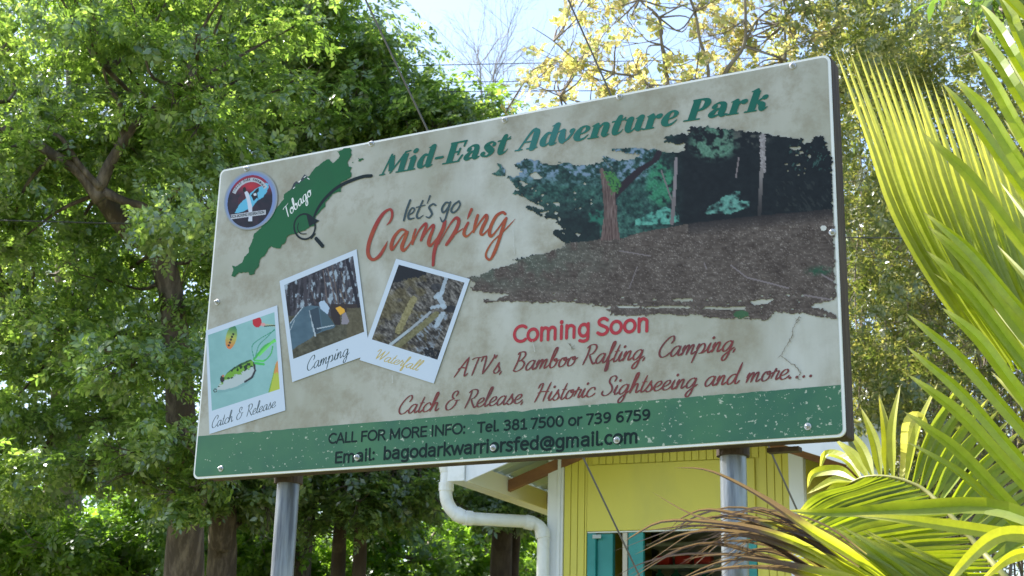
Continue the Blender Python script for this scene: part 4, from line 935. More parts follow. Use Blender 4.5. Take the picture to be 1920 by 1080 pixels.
# ================================================================ the yellow kiosk
KD = Plane(tuple(np.array([1, 1, 0]) * at(1028, 1060, 10.5)), R(24))
KF = (KD.O, KD.U, -KD.N, (0, 0, 1))                  # kiosk frame: u right, y into depth, z up
ku = lambda x, y, off=0.: KD.hit(x, y, off)[0]
kz = lambda x, y, off=0.: KD.hit(x, y, off)[1]
kiosk = thing('kiosk', 'small yellow timber kiosk with white corner boards and turquoise window frame behind the billboard', 'kiosk', KD.p(1., 0, -1.))
def kbox(name, m_, u0, u1, y0, y1, z0, z1, parent=None, bev=.003):
    q = MB(); q.box((u0, y0, z0), (u1, y1, z1), KF)
    o = q.build(name, m_, parent or kiosk)
    if bev: bv = o.modifiers.new('bevel', 'BEVEL'); bv.width = bev; bv.segments = 2
    return o
KW = ku(1505, 840); UL1 = ku(1058, 1000); UR0 = ku(1478, 840)
Z0, ZT = .5, 3.62
ZO = kz(1250, 993); ZP = kz(1225, 868); UP0 = ku(1102, 950); UP1 = ku(1417, 930)
kd_ = 2.3
kbox('foundation', M['white'], -.1, KW + .1, -.1, kd_ + .1, 0, Z0, bev=.01)
kbox('corner_board', M['white'], -.004, UL1 - .002, -.028, .06, Z0, ZT)
kbox('corner_board', M['white'], UR0 + .002, KW + .004, -.028, .06, Z0, ZT)
kbox('corner_trim', M['white'], UL1 - .045, UL1 - .020, -.040, -.0285, Z0, ZT)
wl = kbox('front_wall', M['yellow'], .03, UP0 - .004, .0, .05, Z0, ZT, bev=0)
kbox('front_wall', M['yellow'], UP1 + .004, KW - .03, .0, .05, Z0, ZT, bev=0)
kbox('front_wall', M['yellow'], UP0 - .003, UP1 + .003, .001, .049, ZO + .002, ZT - .001, bev=0)
kbox('front_wall', M['yellow'], UP0 - .003, UP1 + .003, .001, .049, Z0, 1.45, bev=0)
kbox('side_wall', M['yellow'], KW - .052, KW - .006, .062, kd_, Z0, ZT, bev=0)
kbox('side_wall', M['yellow'], .006, .052, .062, kd_, Z0, ZT, bev=0)
BWD = .0545
u = UL1 + .002
bk = {}
while u < UR0 - .01:
    u1 = min(u + BWD - .005, UR0)
    if u1 <= UP0 or u >= UP1: spans = [(Z0 + .002, ZT - .002)]
    elif u < UP0: spans = [(Z0 + .002, ZT - .002)]; u1 = UP0 - .003
    else: spans = [(ZP + .004, ZT - .002), (Z0 + .002, 1.44)]
    for z0, z1 in spans: kbox('board', M['yellow'], u, u1, -.013, -.0008, z0, z1, wl, bev=.0025)
    u += BWD
y = .07
while y < kd_ - .02:
    kbox('board', M['yellow'], KW - .0055, KW + .006, y, y + BWD * 1.9 - .005, Z0 + .002, ZT - .1, wl, bev=.0025); y += BWD * 1.9
kbox('sign_panel', M['yellow'], UP0, UP1, -.019, -.001, ZO, ZP, bev=.004)
kbox('sill', M['turq'], UP0 - .02, UP1 + .02, -.06, .06, 1.452, 1.50)
kbox('head_trim', M['white'], UP0, UP1, -.006, .03, ZO - .012, ZO - .001, bev=.002)
U_ = lambda x: ku(x, 1040)
kbox('window_post', M['turq'], UP0 + .002, U_(1117), -.010, .05, 1.503, ZO - .014)
kbox('window_post', M['turq'], U_(1118), U_(1147), .02, .075, 1.503, ZO - .014)
kbox('window_post', M['cream'], U_(1167), U_(1176), .0, .05, 1.503, ZO - .014)
kbox('shutter', M['turq'], U_(1178), U_(1206), .0, .04, 1.503, ZO - .014)
kbox('latch', M['grey'], U_(1112), U_(1128), -.018, -.0105, kz(1120, 1010), kz(1120, 1003), bev=.001)
kbox('window_post', M['turq'], UP1 - .06, UP1 - .002, .0, .05, 1.503, ZO - .014)
ubk = ku(1186, 1040, -kd_) - .1
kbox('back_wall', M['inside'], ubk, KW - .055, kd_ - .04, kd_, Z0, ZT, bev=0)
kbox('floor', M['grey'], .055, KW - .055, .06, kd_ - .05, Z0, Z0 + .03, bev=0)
SH = 1.1
zs = [KD.hit(1300, yy, -SH)[1] for yy in (1016, 1058, 1096)]; us0 = ku(1212, 1040, -SH); us1 = ku(1400, 1040, -SH)
for z_ in zs: kbox('shelf', M['grey'], us0, us1, SH, SH + .32, z_ - .028, z_)
kbox('shelf_back', M['grey'], us0, us1, SH + .321, SH + .335, Z0 + .03, zs[0] + .3)
def small_pack(x0, x1, zb, hh, m_, label, grp, kind):
    u0 = ku(x0, 1040, -SH); u1 = ku(x1, 1040, -SH); q = MB()
    if kind == 'packet':
        q.box((u0, SH + .04, zb + .001), (u1, SH + .14, zb + hh), KF)
        o = q.build('packet', m_, loc=KD.p((u0 + u1) / 2, zb, -SH)); bv = o.modifiers.new('bevel', 'BEVEL'); bv.width = .01; bv.segments = 3
    else:
        c_ = KD.p((u0 + u1) / 2, zb + .001, -SH - .08); r = (u1 - u0) / 2
        q.tube([c_ + np.array([0, 0, z_]) for z_ in (0, .01, hh * .62, hh * .74, hh * .8, hh)], [r * .9, r, r, r * .55, r * .36, r * .36], 14)
        o = q.build('bottle', m_, smooth=True, loc=c_)
    tag(o, label, kind, grp)
for i, (a, b_) in enumerate(((1228, 1252), (1262, 1290), (1298, 1330))):
    small_pack(a, b_, zs[1], .075, M['red'], 'red packet, %s on the middle kiosk shelf' % ('the one nearest the turquoise shutter', 'middle one of the three', 'the one nearest the steel pipe')[i], 'red packets on the shelf', 'packet')
for i, (a, b_) in enumerate(((1222, 1240), (1252, 1272), (1284, 1300), (1310, 1328))):
    small_pack(a, b_, zs[2], .13, M['glassgreen'], 'dark green bottle, %s on the lowest kiosk shelf' % ('leftmost', 'second from the left', 'third from the left', 'rightmost')[i], 'green bottles on the shelf', 'bottle')

# roof: gable with its ridge running into the depth, wide front overhang
OV = .72
def kp(u, y, z): return KD.p(u, z, -y)
eu, ez = KD.hit(873, 903, OV); r1u, r1z = KD.hit(1591, 853, OV)
uc = (eu + r1u) / 2; slope = .37; rz_ = ez + slope * (uc - eu)
for sgn, ue in ((-1, eu), (1, r1u)):
    q = MB(); bh = .15
    q.poly_slab([kp(ue, -OV, ez), kp(uc, -OV, rz_), kp(uc, -OV, rz_ + bh), kp(ue, -OV, ez + bh)][::(1 if sgn < 0 else -1)], -KD.N * .022)
    q.build('barge_board', M['white'], kiosk)
    q = MB(); yy0, yy1 = -OV + .024, kd_ + .4
    a = ue if sgn < 0 else ue - .02
    q.box((a, yy0, ez - .002), (a + .02, yy1, ez + bh - .01), KF); q.build('eave_fascia', M['soffit'], kiosk)
    # rafters
    for yr in (-.03, .75, 1.5, 2.3):
        q = MB(); ui = uc; u0 = ue - sgn * .025
        z0 = ez + .03; zz = z0 + slope * abs(ui - u0)
        q.poly_slab([kp(u0, yr, z0), kp(ui, yr, zz), kp(ui, yr, zz + .085), kp(u0, yr, z0 + .085)], -KD.N * .045)
        q.build('rafter', M['rafter'], kiosk)
    # corrugated sheet
    nseg = 90; V = []; F = []
    for i in range(nseg + 1):
        yv = yy0 - .03 + (yy1 - yy0 + .06) * i / nseg; wv = .009 * math.cos(i * math.pi / 2)
        V.append(kp(ue + sgn * .05, yv, ez + bh - .005 + wv)); V.append(kp(uc, yv, rz_ + bh + .01 + wv))
    for i in range(nseg): F.append((2 * i, 2 * i + 1, 2 * i + 3, 2 * i + 2))
    o = mesh_obj('roof_sheet', np.array(V), F, M['roof'], kiosk); sd_ = o.modifiers.new('solid', 'SOLIDIFY'); sd_.thickness = .002
for yg in (-.001, kd_ - .05):
    q = MB(); q.poly_slab([kp(.0, yg, ZT + .001), kp(KW, yg, ZT + .001), kp(uc, yg, rz_ + .06)], -KD.N * .04); q.build('gable_wall', M['yellow'], kiosk)
q = MB(); gu1 = eu - .004; gu0 = gu1 - .13
yy = -OV - .02
q.box((gu0, yy, ez + .01), (gu0 + .006, kd_ + .3, ez + .13), KF); q.box((gu1 - .006, yy, ez + .01), (gu1, kd_ + .3, ez + .125), KF); q.box((gu0, yy, ez + .004), (gu1, kd_ + .3, ez + .010), KF); q.box((gu0, yy - .004, ez + .004), (gu1, yy, ez + .13), KF)
q.build('gutter', M['pvc'], kiosk)
def pt(x, y, off): u_, z_ = KD.hit(x, y, off); return KD.p(u_, z_, off)
pth = [pt(838, 868, .62), pt(838, 886, .62), pt(837, 905, .62), pt(836, 928, .62), pt(841, 947, .61), pt(853, 962, .59), pt(870, 971, .56), pt(930, 975, .36), pt(985, 978, .14), pt(1005, 983, .09), pt(1016, 994, .075), pt(1019, 1012, .075)]
P_ = list(catmull(pth, 4)); last = P_[-1].copy(); last2 = last.copy(); last2[2] = .1
q = MB(); q.tube(P_ + [last2], .047, 16); dp = q.build('downpipe', M['pvc'], kiosk, smooth=True)
for i, (a, b_) in enumerate(((2, 3), (5, 6), (6, 7), (8, 9), (10, 11))):
    A_, B_ = np.array(pth[a]), np.array(pth[b_]); dd = (B_ - A_) / np.linalg.norm(B_ - A_)
    q = MB(); q.tube([A_, A_ + dd * .06], .0545, 16); q.build('pipe_collar', M['pvc'], dp, smooth=False)
for hz in (.5, 1.3, 2.1):
    q = MB(); q.tube([last2 + np.array([0, 0, hz]), last2 + np.array([0, 0, hz + .03])], .0515, 16); q.build('pipe_strap', M['zinc'], dp)
q = MB(); q.tube([pth[0] + np.array([0, 0, .06]), pth[0] + np.array([0, 0, -.02]), pth[1]], [.085, .062, .05], 16); q.build('outlet', M['pvc'], dp)
# white block wall seen between kiosk and palm
c0 = at(1603, 1000, 13.2); q = MB(); q.box((c0[0], c0[1], 0), (c0[0] + .30, c0[1] + .3, at(1603, 792, 13.2)[2])); q.box((c0[0] - .03, c0[1] - .03, at(1603, 792, 13.2)[2] + .001), (c0[0] + .33, c0[1] + .33, at(1603, 792, 13.2)[2] + .05))
o = q.build('gate_pillar', M['white'], loc=(c0[0], c0[1], 0)); tag(o, 'white square pillar between the kiosk corner and the palm fronds', 'pillar')

# ================================================================ trees
def clump_leaves(C_, rad, per, ll, lw, flat=.6, up=.7, droop=.25, m_=9):
    """leaf sprays round clump centres: each spray is a twig end with paired leaves that share one tilt"""
    C_ = np.asarray(C_); n = len(C_); cnt = np.maximum((per / m_ * (rad / rad.mean()) ** 2).astype(int), 3)
    ci_ = np.repeat(np.arange(n), cnt); N_ = len(ci_)
    d = rng.normal(size=(N_, 3)); d /= np.linalg.norm(d, axis=1)[:, None]
    r = rng.random(N_) ** .45
    lump = 1 + .35 * np.sin(d[:, 0] * 5 + ci_) * np.sin(d[:, 1] * 5 + ci_ * 2.3) + .25 * np.sin(d[:, 2] * 7 + ci_ * 1.7)
    pos = C_[ci_] + d * (rad[ci_] * r * lump)[:, None] * np.array([1, 1, flat])
    cn = rng.normal(size=(n, 3)) * .35
    nrm = rng.normal(size=(N_, 3)) * .38 + d * .45 + np.array([0, 0, up]) + cn[ci_]; nrm /= np.linalg.norm(nrm, axis=1)[:, None]
    ax = rng.normal(size=(N_, 3)) * .8 + d * .9 - np.array([0, 0, droop]); ax -= nrm * (ax * nrm).sum(1)[:, None]; ax /= np.linalg.norm(ax, axis=1)[:, None] + 1e-9
    sd_ = np.cross(nrm, ax)
    j = np.tile(np.arange(m_), N_); k = np.repeat(np.arange(N_), m_); T_ = N_ * m_
    side = np.where(j % 2 == 0, 1., -1.) * np.where(j == m_ - 1, 0, 1); al = (j // 2) * .42 - .8
    P = pos[k] + ax[k] * (al * ll)[:, None] - np.array([0, 0, 1]) * (.05 * al ** 2 * ll)[:, None]
    nr = nrm[k] + rng.normal(size=(T_, 3)) * .22; nr /= np.linalg.norm(nr, axis=1)[:, None]
    a2 = ax[k] * .55 + sd_[k] * side[:, None] + rng.normal(size=(T_, 3)) * .15; a2 -= nr * (a2 * nr).sum(1)[:, None]; a2 /= np.linalg.norm(a2, axis=1)[:, None] + 1e-9
    s2 = np.cross(nr, a2); sc_ = rng.uniform(.65, 1.35, N_)[k] * rng.uniform(.8, 1.15, T_); L_ = (ll * sc_)[:, None]; W_ = (lw * sc_)[:, None]
    V = np.stack([P, P + a2 * L_ * .45 + s2 * W_ * .5, P + a2 * L_ - nr * L_ * .14, P + a2 * L_ * .45 - s2 * W_ * .5], 1).reshape(-1, 3)
    return V, np.arange(T_ * 4).reshape(-1, 4)
def sample_poly(P, n, holes=()):
    P = np.array(P, float); lo, hi = P.min(0), P.max(0); out = []
    while len(out) < n:
        p = lo + rng.random((n * 3, 2)) * (hi - lo); k = inpoly(p[:, 0], p[:, 1], [tuple(q) for q in P])
        for hx, hy, hr in holes: k &= np.hypot(p[:, 0] - hx, p[:, 1] - hy) > hr
        out += list(p[k])
    return np.array(out[:n])
def crown(poly, n, d0, d1, r0, r1, holes=(), dfun=None):
    p = sample_poly(poly, n, holes); d = d0 + (d1 - d0) * rng.random(n)
    if dfun: d = dfun(p, d)
    C_ = np.array([at(p[i, 0], p[i, 1], d[i]) for i in range(n)]); C_[:, 2] = np.maximum(C_[:, 2], .4)
    return C_, rng.uniform(r0, r1, n)
def grow(mb, p, dv, ln, rad, lev, spread=.55, up=.25, k=5):
    p = np.array(p); n = 4; P = [p]; d = dv / np.linalg.norm(dv)
    for i in range(n):
        d = d + rng.normal(size=3) * .13 + np.array([0, 0, up * .12]); d /= np.linalg.norm(d); P.append(P[-1] + d * ln / n)
    mb.tube(P, list(np.linspace(rad, rad * .55, n + 1)), k, cap=False)
    if lev > 0:
        for i in range(rnd.choice((2, 3, 3))):
            q = P[rnd.choice((2, 3, 4))]; nd = d + rng.normal(size=3) * spread; grow(mb, q, nd, ln * rnd.uniform(.55, .8), rad * .55, lev - 1, spread, up, max(3, k - 1))
def tree(name, label, cat, group, trunk, limbs, C_, rad, per, ll, lw, lm, bm, flat=.6, up=.7, twigs=40, droop=.25, crown_name='crown', tw=.035):
    base_ = np.array(trunk[0][0]); 
    t_ = thing(name, label, cat, (base_[0], base_[1], 0), group)
    q = MB(); P = catmull([tuple(p) + (r,) for p, r in trunk], 5); q.tube(list(P[:, :3]), list(P[:, 3]), 14)
    q.build('trunk', bm, t_, smooth=True)
    tips = [np.array(p) for p, r in trunk[1:]]
    for lb in limbs:
        q = MB(); P = catmull([tuple(p) + (r,) for p, r in lb], 5); q.tube(list(P[:, :3]), list(P[:, 3]), 9); q.build('limb', bm, t_, smooth=True)
        tips += [np.array(p) for p, r in lb]
    tips = np.array(tips)
    q = MB()
    for i in rng.permutation(len(C_))[:twigs]:       # twigs reaching from the limbs into the clumps
        j = np.argmin(np.linalg.norm(tips - C_[i], axis=1)); a = tips[j]; b_ = C_[i]
        if np.linalg.norm(b_ - a) > 2.2 or b_[2] < a[2] - .9: continue
        mid = (a + b_) / 2 + rng.normal(size=3) * .12 * np.linalg.norm(b_ - a) - np.array([0, 0, .08]) * np.linalg.norm(b_ - a)
        P = catmull([a, mid, b_], 4); q.tube(list(P), list(np.linspace(tw, tw * .28, len(P))), 5, cap=False)
        for _ in range(2): grow(q, P[-2], b_ - mid, .35, min(.009, tw * .4), 1, k=4)
    tag(q.build('twigs', bm, t_, smooth=True), kind='stuff')
    V, F = clump_leaves(C_, rad, per, ll, lw, flat, up, droop)
    tag(mesh_obj(crown_name, V, F, lm, t_), kind='stuff')
    return t_
def tp(lst, d): return [(at(x, y, d + (e[0] if e else 0)), r) for (x, y, r, *e) in lst]
def rooted(lst, d):
    """trunk points, brought down to the ground below the first one"""
    P = tp(lst, d); p0 = P[0][0].copy(); p0[2] = -.1; return [(p0, P[0][1] * 1.25)] + P

HO = [(85, 75, 34), (330, 500, 40), (150, 745, 34), (120, 715, 22), (495, 900, 26), (620, 905, 20), (20, 30, 16), (690, 300, 12), (390, 250, 10), (610, 960, 20), (655, 985, 18)]
# nearest rain tree
C_, rad = crown([(-70, -70), (480, -70), (560, -60), (600, 90), (560, 250), (430, 300), (410, 560), (385, 800), (300, 880), (170, 960), (-70, 1010)], 120, 11.5, 14.6, .32, .66, HO, lambda p, d: np.where(np.hypot((p[:, 0] - 170), (p[:, 1] - 290)) < 130, np.maximum(d, 12.35), np.where((p[:, 0] > 230) & (p[:, 1] > 420) & (p[:, 1] < 900), d - .7, d)))
trunk = rooted([(345, 1200, .19), (345, 1080, .175), (348, 985, .155), (345, 930, .15), (340, 800, .13), (330, 640, .115), (306, 490, .10), (235, 425, .09), (186, 362, .08)], 12.4)
limbs = [tp([(346, 965, .13), (372, 925, .10), (402, 880, .085), (440, 780, .07), (520, 560, .05)], 12.35),
         tp([(190, 375, .07), (150, 322, .055), (100, 290, .045), (55, 262, .04), (-5, 236, .035), (-80, 190, .02)], 12.0),
         tp([(184, 358, .06), (205, 310, .05), (226, 275, .042), (262, 225, .032), (310, 190, .025), (350, 160, .015)], 12.0),
         tp([(226, 275, .035), (232, 235, .03), (222, 190, .022), (205, 165, .015), (190, 120, .01)], 12.0),
         tp([(188, 352, .03), (150, 310, .026), (118, 262, .02), (100, 250, .012)], 11.95),
         tp([(196, 360, .045), (235, 378, .036), (272, 388, .03), (288, 415, .02), (300, 450, .014)], 12.0),
         tp([(306, 490, .05), (300, 530, .04), (292, 470, .03), (335, 430, .02), (400, 380, .015)], 12.6),
         tp([(335, 700, .07), (250, 640, .05), (150, 600, .035), (40, 560, .02)], 13.2), tp([(340, 850, .08), (230, 800, .05), (120, 790, .035), (0, 760, .02)], 13.2)]
FRONT = crown([(250, 820), (350, 840), (400, 860), (420, 940), (400, 990), (330, 1010), (280, 970)], 12, 11.2, 11.9, .22, .34)
C_ = np.vstack([C_, FRONT[0]]); rad = np.concatenate([rad, FRONT[1]])
tree('rain_tree', 'big spreading tree with forked brown limbs at the left edge of the photo', 'tree', None, trunk, limbs, C_, rad, 920, .062, .030, M['leafA'], M['bark'], twigs=90, flat=.38, tw=.024)
# trees behind it
C_, rad = crown([(430, 40), (500, -70), (640, -70), (655, -20), (668, 20), (715, 62), (742, 110), (815, 138), (838, 185), (892, 208), (905, 260), (900, 420), (820, 700), (450, 700)], 115, 16.5, 19.5, .42, .8, HO)
EX = crown([(690, 60), (735, 105), (800, 140), (830, 180), (885, 208), (905, 230), (905, 300), (640, 300), (600, 120)], 44, 16.6, 18.6, .32, .55)
C_ = np.vstack([C_, EX[0]]); rad = np.concatenate([rad, EX[1]])
tree('rain_tree', 'leafy tree whose sloping crown shows just above the top left of the billboard', 'tree', None,
     rooted([(560, 900, .2), (565, 500, .16), (570, 260, .12), (590, 120, .08)], 17.5), [tp([(570, 350, .09), (640, 230, .06), (760, 190, .04), (840, 200, .02)], 17.5), tp([(572, 260, .07), (500, 100, .05), (440, 0, .03)], 17.5)],
     C_, rad, 850, .08, .038, M['leafA'], M['bark'], twigs=60, flat=.42)
C_, rad = crown([(-70, -90), (520, -90), (560, 200), (520, 800), (-70, 820)], 120, 16.5, 20, .5, .85, HO)
tree('dark_tree', 'dense darker tree standing behind the big tree at the left', 'tree', None,
     rooted([(120, 900, .25), (130, 500, .18), (140, 200, .12), (130, 0, .07)], 19), [tp([(130, 500, .1), (260, 300, .07), (380, 120, .04)], 19), tp([(130, 400, .1), (20, 250, .06), (-90, 120, .04)], 19)],
     C_, rad, 800, .092, .045, M['leafB'], M['bark2'], twigs=30)
# understorey below the board, trunks one can tell apart
UND = [(413, 905, 1100, .135, 14.0, 'thick straight brown trunk standing left of the left steel pipe', 'leafB', [(360, 860), (520, 840), (540, 960), (430, 1010), (340, 960)], 26),
       (632, 930, 1100, .075, 15.5, 'slim dark-trunked tree, left one of the pair under the word Email', 'leafB', [(520, 860), (660, 850), (665, 930), (600, 990), (530, 960)], 22),
       (672, 900, 1100, .07, 15.2, 'slim dark-trunked tree, right one of the pair under the word Email', 'leafB', [(640, 850), (820, 850), (815, 960), (720, 1000), (660, 930)], 26),
       (938, 900, 1100, .12, 16.5, 'dark double trunk seen under the white downpipe', 'leafB', [(830, 880), (1030, 900), (1030, 980), (930, 1000), (860, 960)], 24),
       (962, 940, 1100, .06, 16.8, 'thin dark trunk just right of the thick one under the downpipe', 'leafB', [(900, 860), (1040, 880), (1030, 960), (960, 980)], 12)]
for (x, yt, yb, r, d, lb, lm, poly, n) in UND:
    C_, rad = crown(poly, n, d - .7, d + 1.2, .22, .42, HO)
    tree('woodland_tree', lb, 'tree', 'trees of the wood under the billboard', rooted([(x, yb, r * 1.1), (x + 4, (yt + yb) / 2, r), (x + 8, yt, r * .85), (x + 2, yt - 200, r * .6), (x + 20, yt - 420, r * .3)], d),
         [tp([(x + 6, yt + 10, r * .5), (x + 60, yt - 30, r * .3), (x + 120, yt - 40, r * .15)], d), tp([(x + 6, yt + 30, r * .4), (x - 50, yt, r * .25), (x - 90, yt - 10, r * .1)], d)],
         C_, rad, 520, .075, .036, M[lm], M['bark3'] if r < .13 else M['bark'], twigs=12)
# shrubs on the ground of the wood, lit from behind
for i, (x, d, lb) in enumerate(((235, 16.5, 'bright green bush just left of the big forked trunk'), (60, 17, 'bright green bush low at the left edge behind the big trunk'), (470, 18, 'bright green bush right of the thick brown trunk'), (590, 19, 'bright green bush just right of the left steel pipe'), (790, 18.5, 'broad bright green bush left of the white downpipe'), (960, 20, 'bright green bush under the horizontal run of downpipe'))):
    C_, rad = crown([(x - 150, 985), (x - 60, 955 + (i % 2) * 20), (x + 70, 950), (x + 150, 990), (x + 160, 1230), (x - 160, 1230)], 46, d - 1, d + 1, .28, .5, [(605, 960, 16)])
    tree('bush', lb, 'bush', 'bright bushes in the wood', rooted([(x, 1200, .04), (x + 5, 1120, .03), (x, 1050, .02)], d), [], C_, rad, 420, .085, .045, M['leafC'], M['bark2'], flat=.8, twigs=14, crown_name='foliage')
# far wood
def far_wood(name, poly, n, d0, d1, m_, ll, per=330, r=(.7, 1.2), holes=HO):
    C_, rad = crown(poly, n, d0, d1, *r, holes)
    V, F = clump_leaves(C_, rad, per, ll, ll * .5, .75, .6); tag(mesh_obj(name, V, F, m_), kind='stuff')
    return C_
far_wood('far_wood', [(-300, 900), (300, 860), (700, 950), (900, 900), (1050, 880), (1060, 1260), (-300, 1260)], 190, 24, 31, M['leafC'], .15)
far_wood('far_wood', [(1040, 500), (2250, 250), (2250, 1280), (1040, 1280)], 130, 24, 30, M['leafO'], .15, holes=[(1650, 300, 60), (1740, 330, 50), (1590, 430, 40), (1800, 590, 40), (1625, 640, 40)])

# yellow-leaved tree above the board
C_, rad = crown([(960, 205), (975, 150), (1010, 95), (1050, 40), (1030, -40), (1060, -150), (1580, -150), (1590, 60), (1500, 130), (1380, 190), (1150, 240)], 300, 13.6, 15.6, .10, .26, [(1265, 45, 30), (1285, 90, 20), (1450, 60, 16)])
ty = tree('yellow_tree', 'sparse tree with yellow leaves and dark bare branches above the middle of the billboard', 'tree', None,
     rooted([(1290, 900, 0.0744), (1290, 600, 0.0620), (1285, 360, 0.0558)], 14.3),
     [tp([(1285, 380, 0.0372), (1262, 220, 0.0248), (1241, 84, 0.0161), (1235, 33, 0.0136), (1199, 0, 0.0099), (1150, -60, 0.0062)], 14.2),
      tp([(1285, 380, 0.0372), (1328, 160, 0.0186), (1312, 73, 0.0161), (1303, 22, 0.0149), (1285, -30, 0.0112), (1270, -120, 0.0062)], 14.0),
      tp([(1285, 380, 0.0434), (1340, 200, 0.0279), (1361, 135, 0.0236), (1394, 87, 0.0186), (1398, 36, 0.0161), (1394, -60, 0.0099)], 14.0),
      tp([(1394, 87, 0.0124), (1421, 36, 0.0099), (1469, 0, 0.0074), (1510, -40, 0.0050)], 14.0),
      tp([(1340, 300, 0.0279), (1440, 200, 0.0186), (1472, 113, 0.0136), (1474, 40, 0.0112), (1512, 4, 0.0074), (1530, -60, 0.0050)], 14.2),
      tp([(1285, 360, 0.0310), (1240, 200, 0.0186), (1217, 160, 0.0161), (1184, 142, 0.0136), (1152, 137, 0.0112), (1082, 113, 0.0081), (1038, 77, 0.0056), (998, 51, 0.0031)], 14.1),
      tp([(1240, 230, 0.0186), (1120, 200, 0.0124), (1050, 180, 0.0074), (985, 150, 0.0050)], 14.4)],
     C_, rad, 20, .060, .046, M['leafY'], M['bark2'], up=.2, flat=.9, twigs=240, droop=.6, tw=.011)
# bare pale trees against the sky
for i, (pts, lb) in enumerate((([(912, 330, .04), (906, 216, .03), (902, 165, .024), (900, 119, .014)], 'pale bare tree against the sky, just right of the leafy sloping crown'), ([(930, 330, .04), (924, 219, .03), (923, 175, .024), (928, 125, .014)], 'pale bare tree against the sky, nearest the yellow-leaved tree'))):
    d = 24; P = rooted([(pts[0][0], 900, .1)] + pts, d); q = MB()
    t_ = thing('bare_tree', lb, 'tree', (P[0][0][0], P[0][0][1], 0), 'bare trees against the sky')
    D = catmull([tuple(p) + (r,) for p, r in P], 4); q.tube(list(D[:, :3]), list(D[:, 3] * .7), 7); q.build('trunk', M['bark4'], t_, smooth=True)
    q = MB()
    for j in range(12):
        p = P[-1][0] * (1 - j / 14) + P[-3][0] * (j / 14); grow(q, p, np.array([rnd.uniform(-1, 1), rnd.uniform(-.6, .6), rnd.uniform(.5, 1.4)]), rnd.uniform(.5, .95), .008, 3, .5, .3, 4)
    tag(q.build('branches', M['bark4'], t_), kind='stuff')

# thicket on the right: three tangled shrubs of thin stems and small leaves
TH_ = [('olive green thicket of thin stems right beside the billboard edge', [(1480, -70), (1700, -70), (1720, 400), (1740, 1000), (1500, 1000), (1540, 300)], 12.8, 16.5, 150),
       ('tall olive thicket behind the raised palm leaflets', [(1640, -70), (1880, -70), (1880, 1000), (1660, 1000)], 14.5, 18, 130),
       ('tangled thicket at the right edge of the photo behind the palm', [(1800, -70), (2150, -70), (2150, 1000), (1800, 1000)], 13.5, 17.5, 120)]
for i, (lb, poly, d0, d1, n) in enumerate(TH_):
    C_, rad = crown(poly, n, d0, d1, .25, .55, [(1650, 300, 30), (1620, 350, 18), (1740, 330, 14), (1760, 70, 18), (1590, 430, 14), (1800, 590, 18), (1625, 640, 22)])
    xs = [p[0] for p in poly]; xm = sum(xs) / len(xs); d = (d0 + d1) / 2
    t_ = thing('thicket', lb, 'thicket', tuple(np.array([1, 1, 0]) * at(xm, 1100, d)), 'thickets right of the billboard')
    for j in range(34):
        x = rnd.uniform(min(xs) + 20, max(xs) - 20); dd = rnd.uniform(d0 - .3, d1); b_ = at(x, 1250, dd); b_[2] = 0; P = [b_]; lean = rnd.uniform(-.22, .22)
        for k_ in range(1, 9): P.append(P[-1] + np.array([lean + rnd.uniform(-.10, .10), rnd.uniform(-.1, .1), .95])); lean *= 1.12
        q = MB(); D = catmull(P, 3); r0 = rnd.uniform(.012, .032); q.tube(list(D), list(np.linspace(r0, .004, len(D))), 5, cap=False)
        for _ in range(7): grow(q, D[rnd.randrange(5, len(D))], np.array([rnd.uniform(-1, 1), rnd.uniform(-.6, .6), rnd.uniform(-.2, 1)]), rnd.uniform(.5, 1.1), .007, 2, .6, -.1, 3)
        q.build('stem', M['bark2'], t_)
    V, F = clump_leaves(C_, rad, 340, .068, .028, .9, .25, .6)
    tag(mesh_obj('foliage', V, F, M['leafO'], t_), kind='stuff')
# darker broad-leaved branch at the top right corner
C_, rad = crown([(1840, -120), (2080, -120), (2080, 110), (1900, 130), (1830, 60)], 26, 9.5, 10.4, .2, .34)
tree('broadleaf_tree', 'tree with drooping glossy dark green leaves in the top right corner', 'tree', None, rooted([(2180, 1100, .12), (2190, 500, .1), (2150, 100, .07), (2050, 10, .04), (1950, 10, .02), (1880, 20, .01)], 10), [], C_, rad, 85, .11, .045, M['leafB'], M['bark2'], up=.1, droop=1.6, twigs=20)
for (lb, poly, d0, d1, n, tx, m_) in (('leafy tree just beyond the left edge of the photo', [(-560, 60), (-380, -40), (-140, 20), (-110, 500), (-120, 1000), (-560, 1000)], 14.5, 18.5, 90, -330, 'leafA'), ('olive green tree just beyond the right edge of the photo', [(2180, 60), (2420, -20), (2600, 200), (2600, 1000), (2180, 1000)], 13.5, 17.5, 70, 2390, 'leafO')):
    C_, rad = crown(poly, n, d0, d1, .45, .8)
    tree('roadside_tree', lb, 'tree', None, rooted([(tx, 1150, .2), (tx + 10, 700, .15), (tx, 300, .08)], (d0 + d1) / 2), [], C_, rad, 560, .095, .045, M[m_], M['bark2'], twigs=30, flat=.5)
# thin overhead cables
for (x0, y0, x1, y1, d, lb) in ((-200, 408, 560, 428, 11.2, 'thin dark cable crossing the left tree'), (900, 121, 1640, 104, 17, 'thin cable behind the yellow tree, topmost of three'), (900, 154, 1640, 146, 17, 'thin cable behind the yellow tree, middle of three'), (900, 172, 1640, 166, 17, 'thin cable behind the yellow tree, lowest of three')):
    a, b_ = at(x0, y0, d), at(x1, y1, d); dv = b_ - a; a = a - dv * 3; b_ = b_ + dv * 3
    q = MB(); q.tube([a + (b_ - a) * t_ - np.array([0, 0, .5 * 4 * (t_ * (1 - t_)) - .5]) * .3 for t_ in np.linspace(0, 1, 21)], .0055, 5)
    tag(q.build('cable', M['cable'], loc=a), lb, 'cable', 'overhead cables' if d > 12 else None)

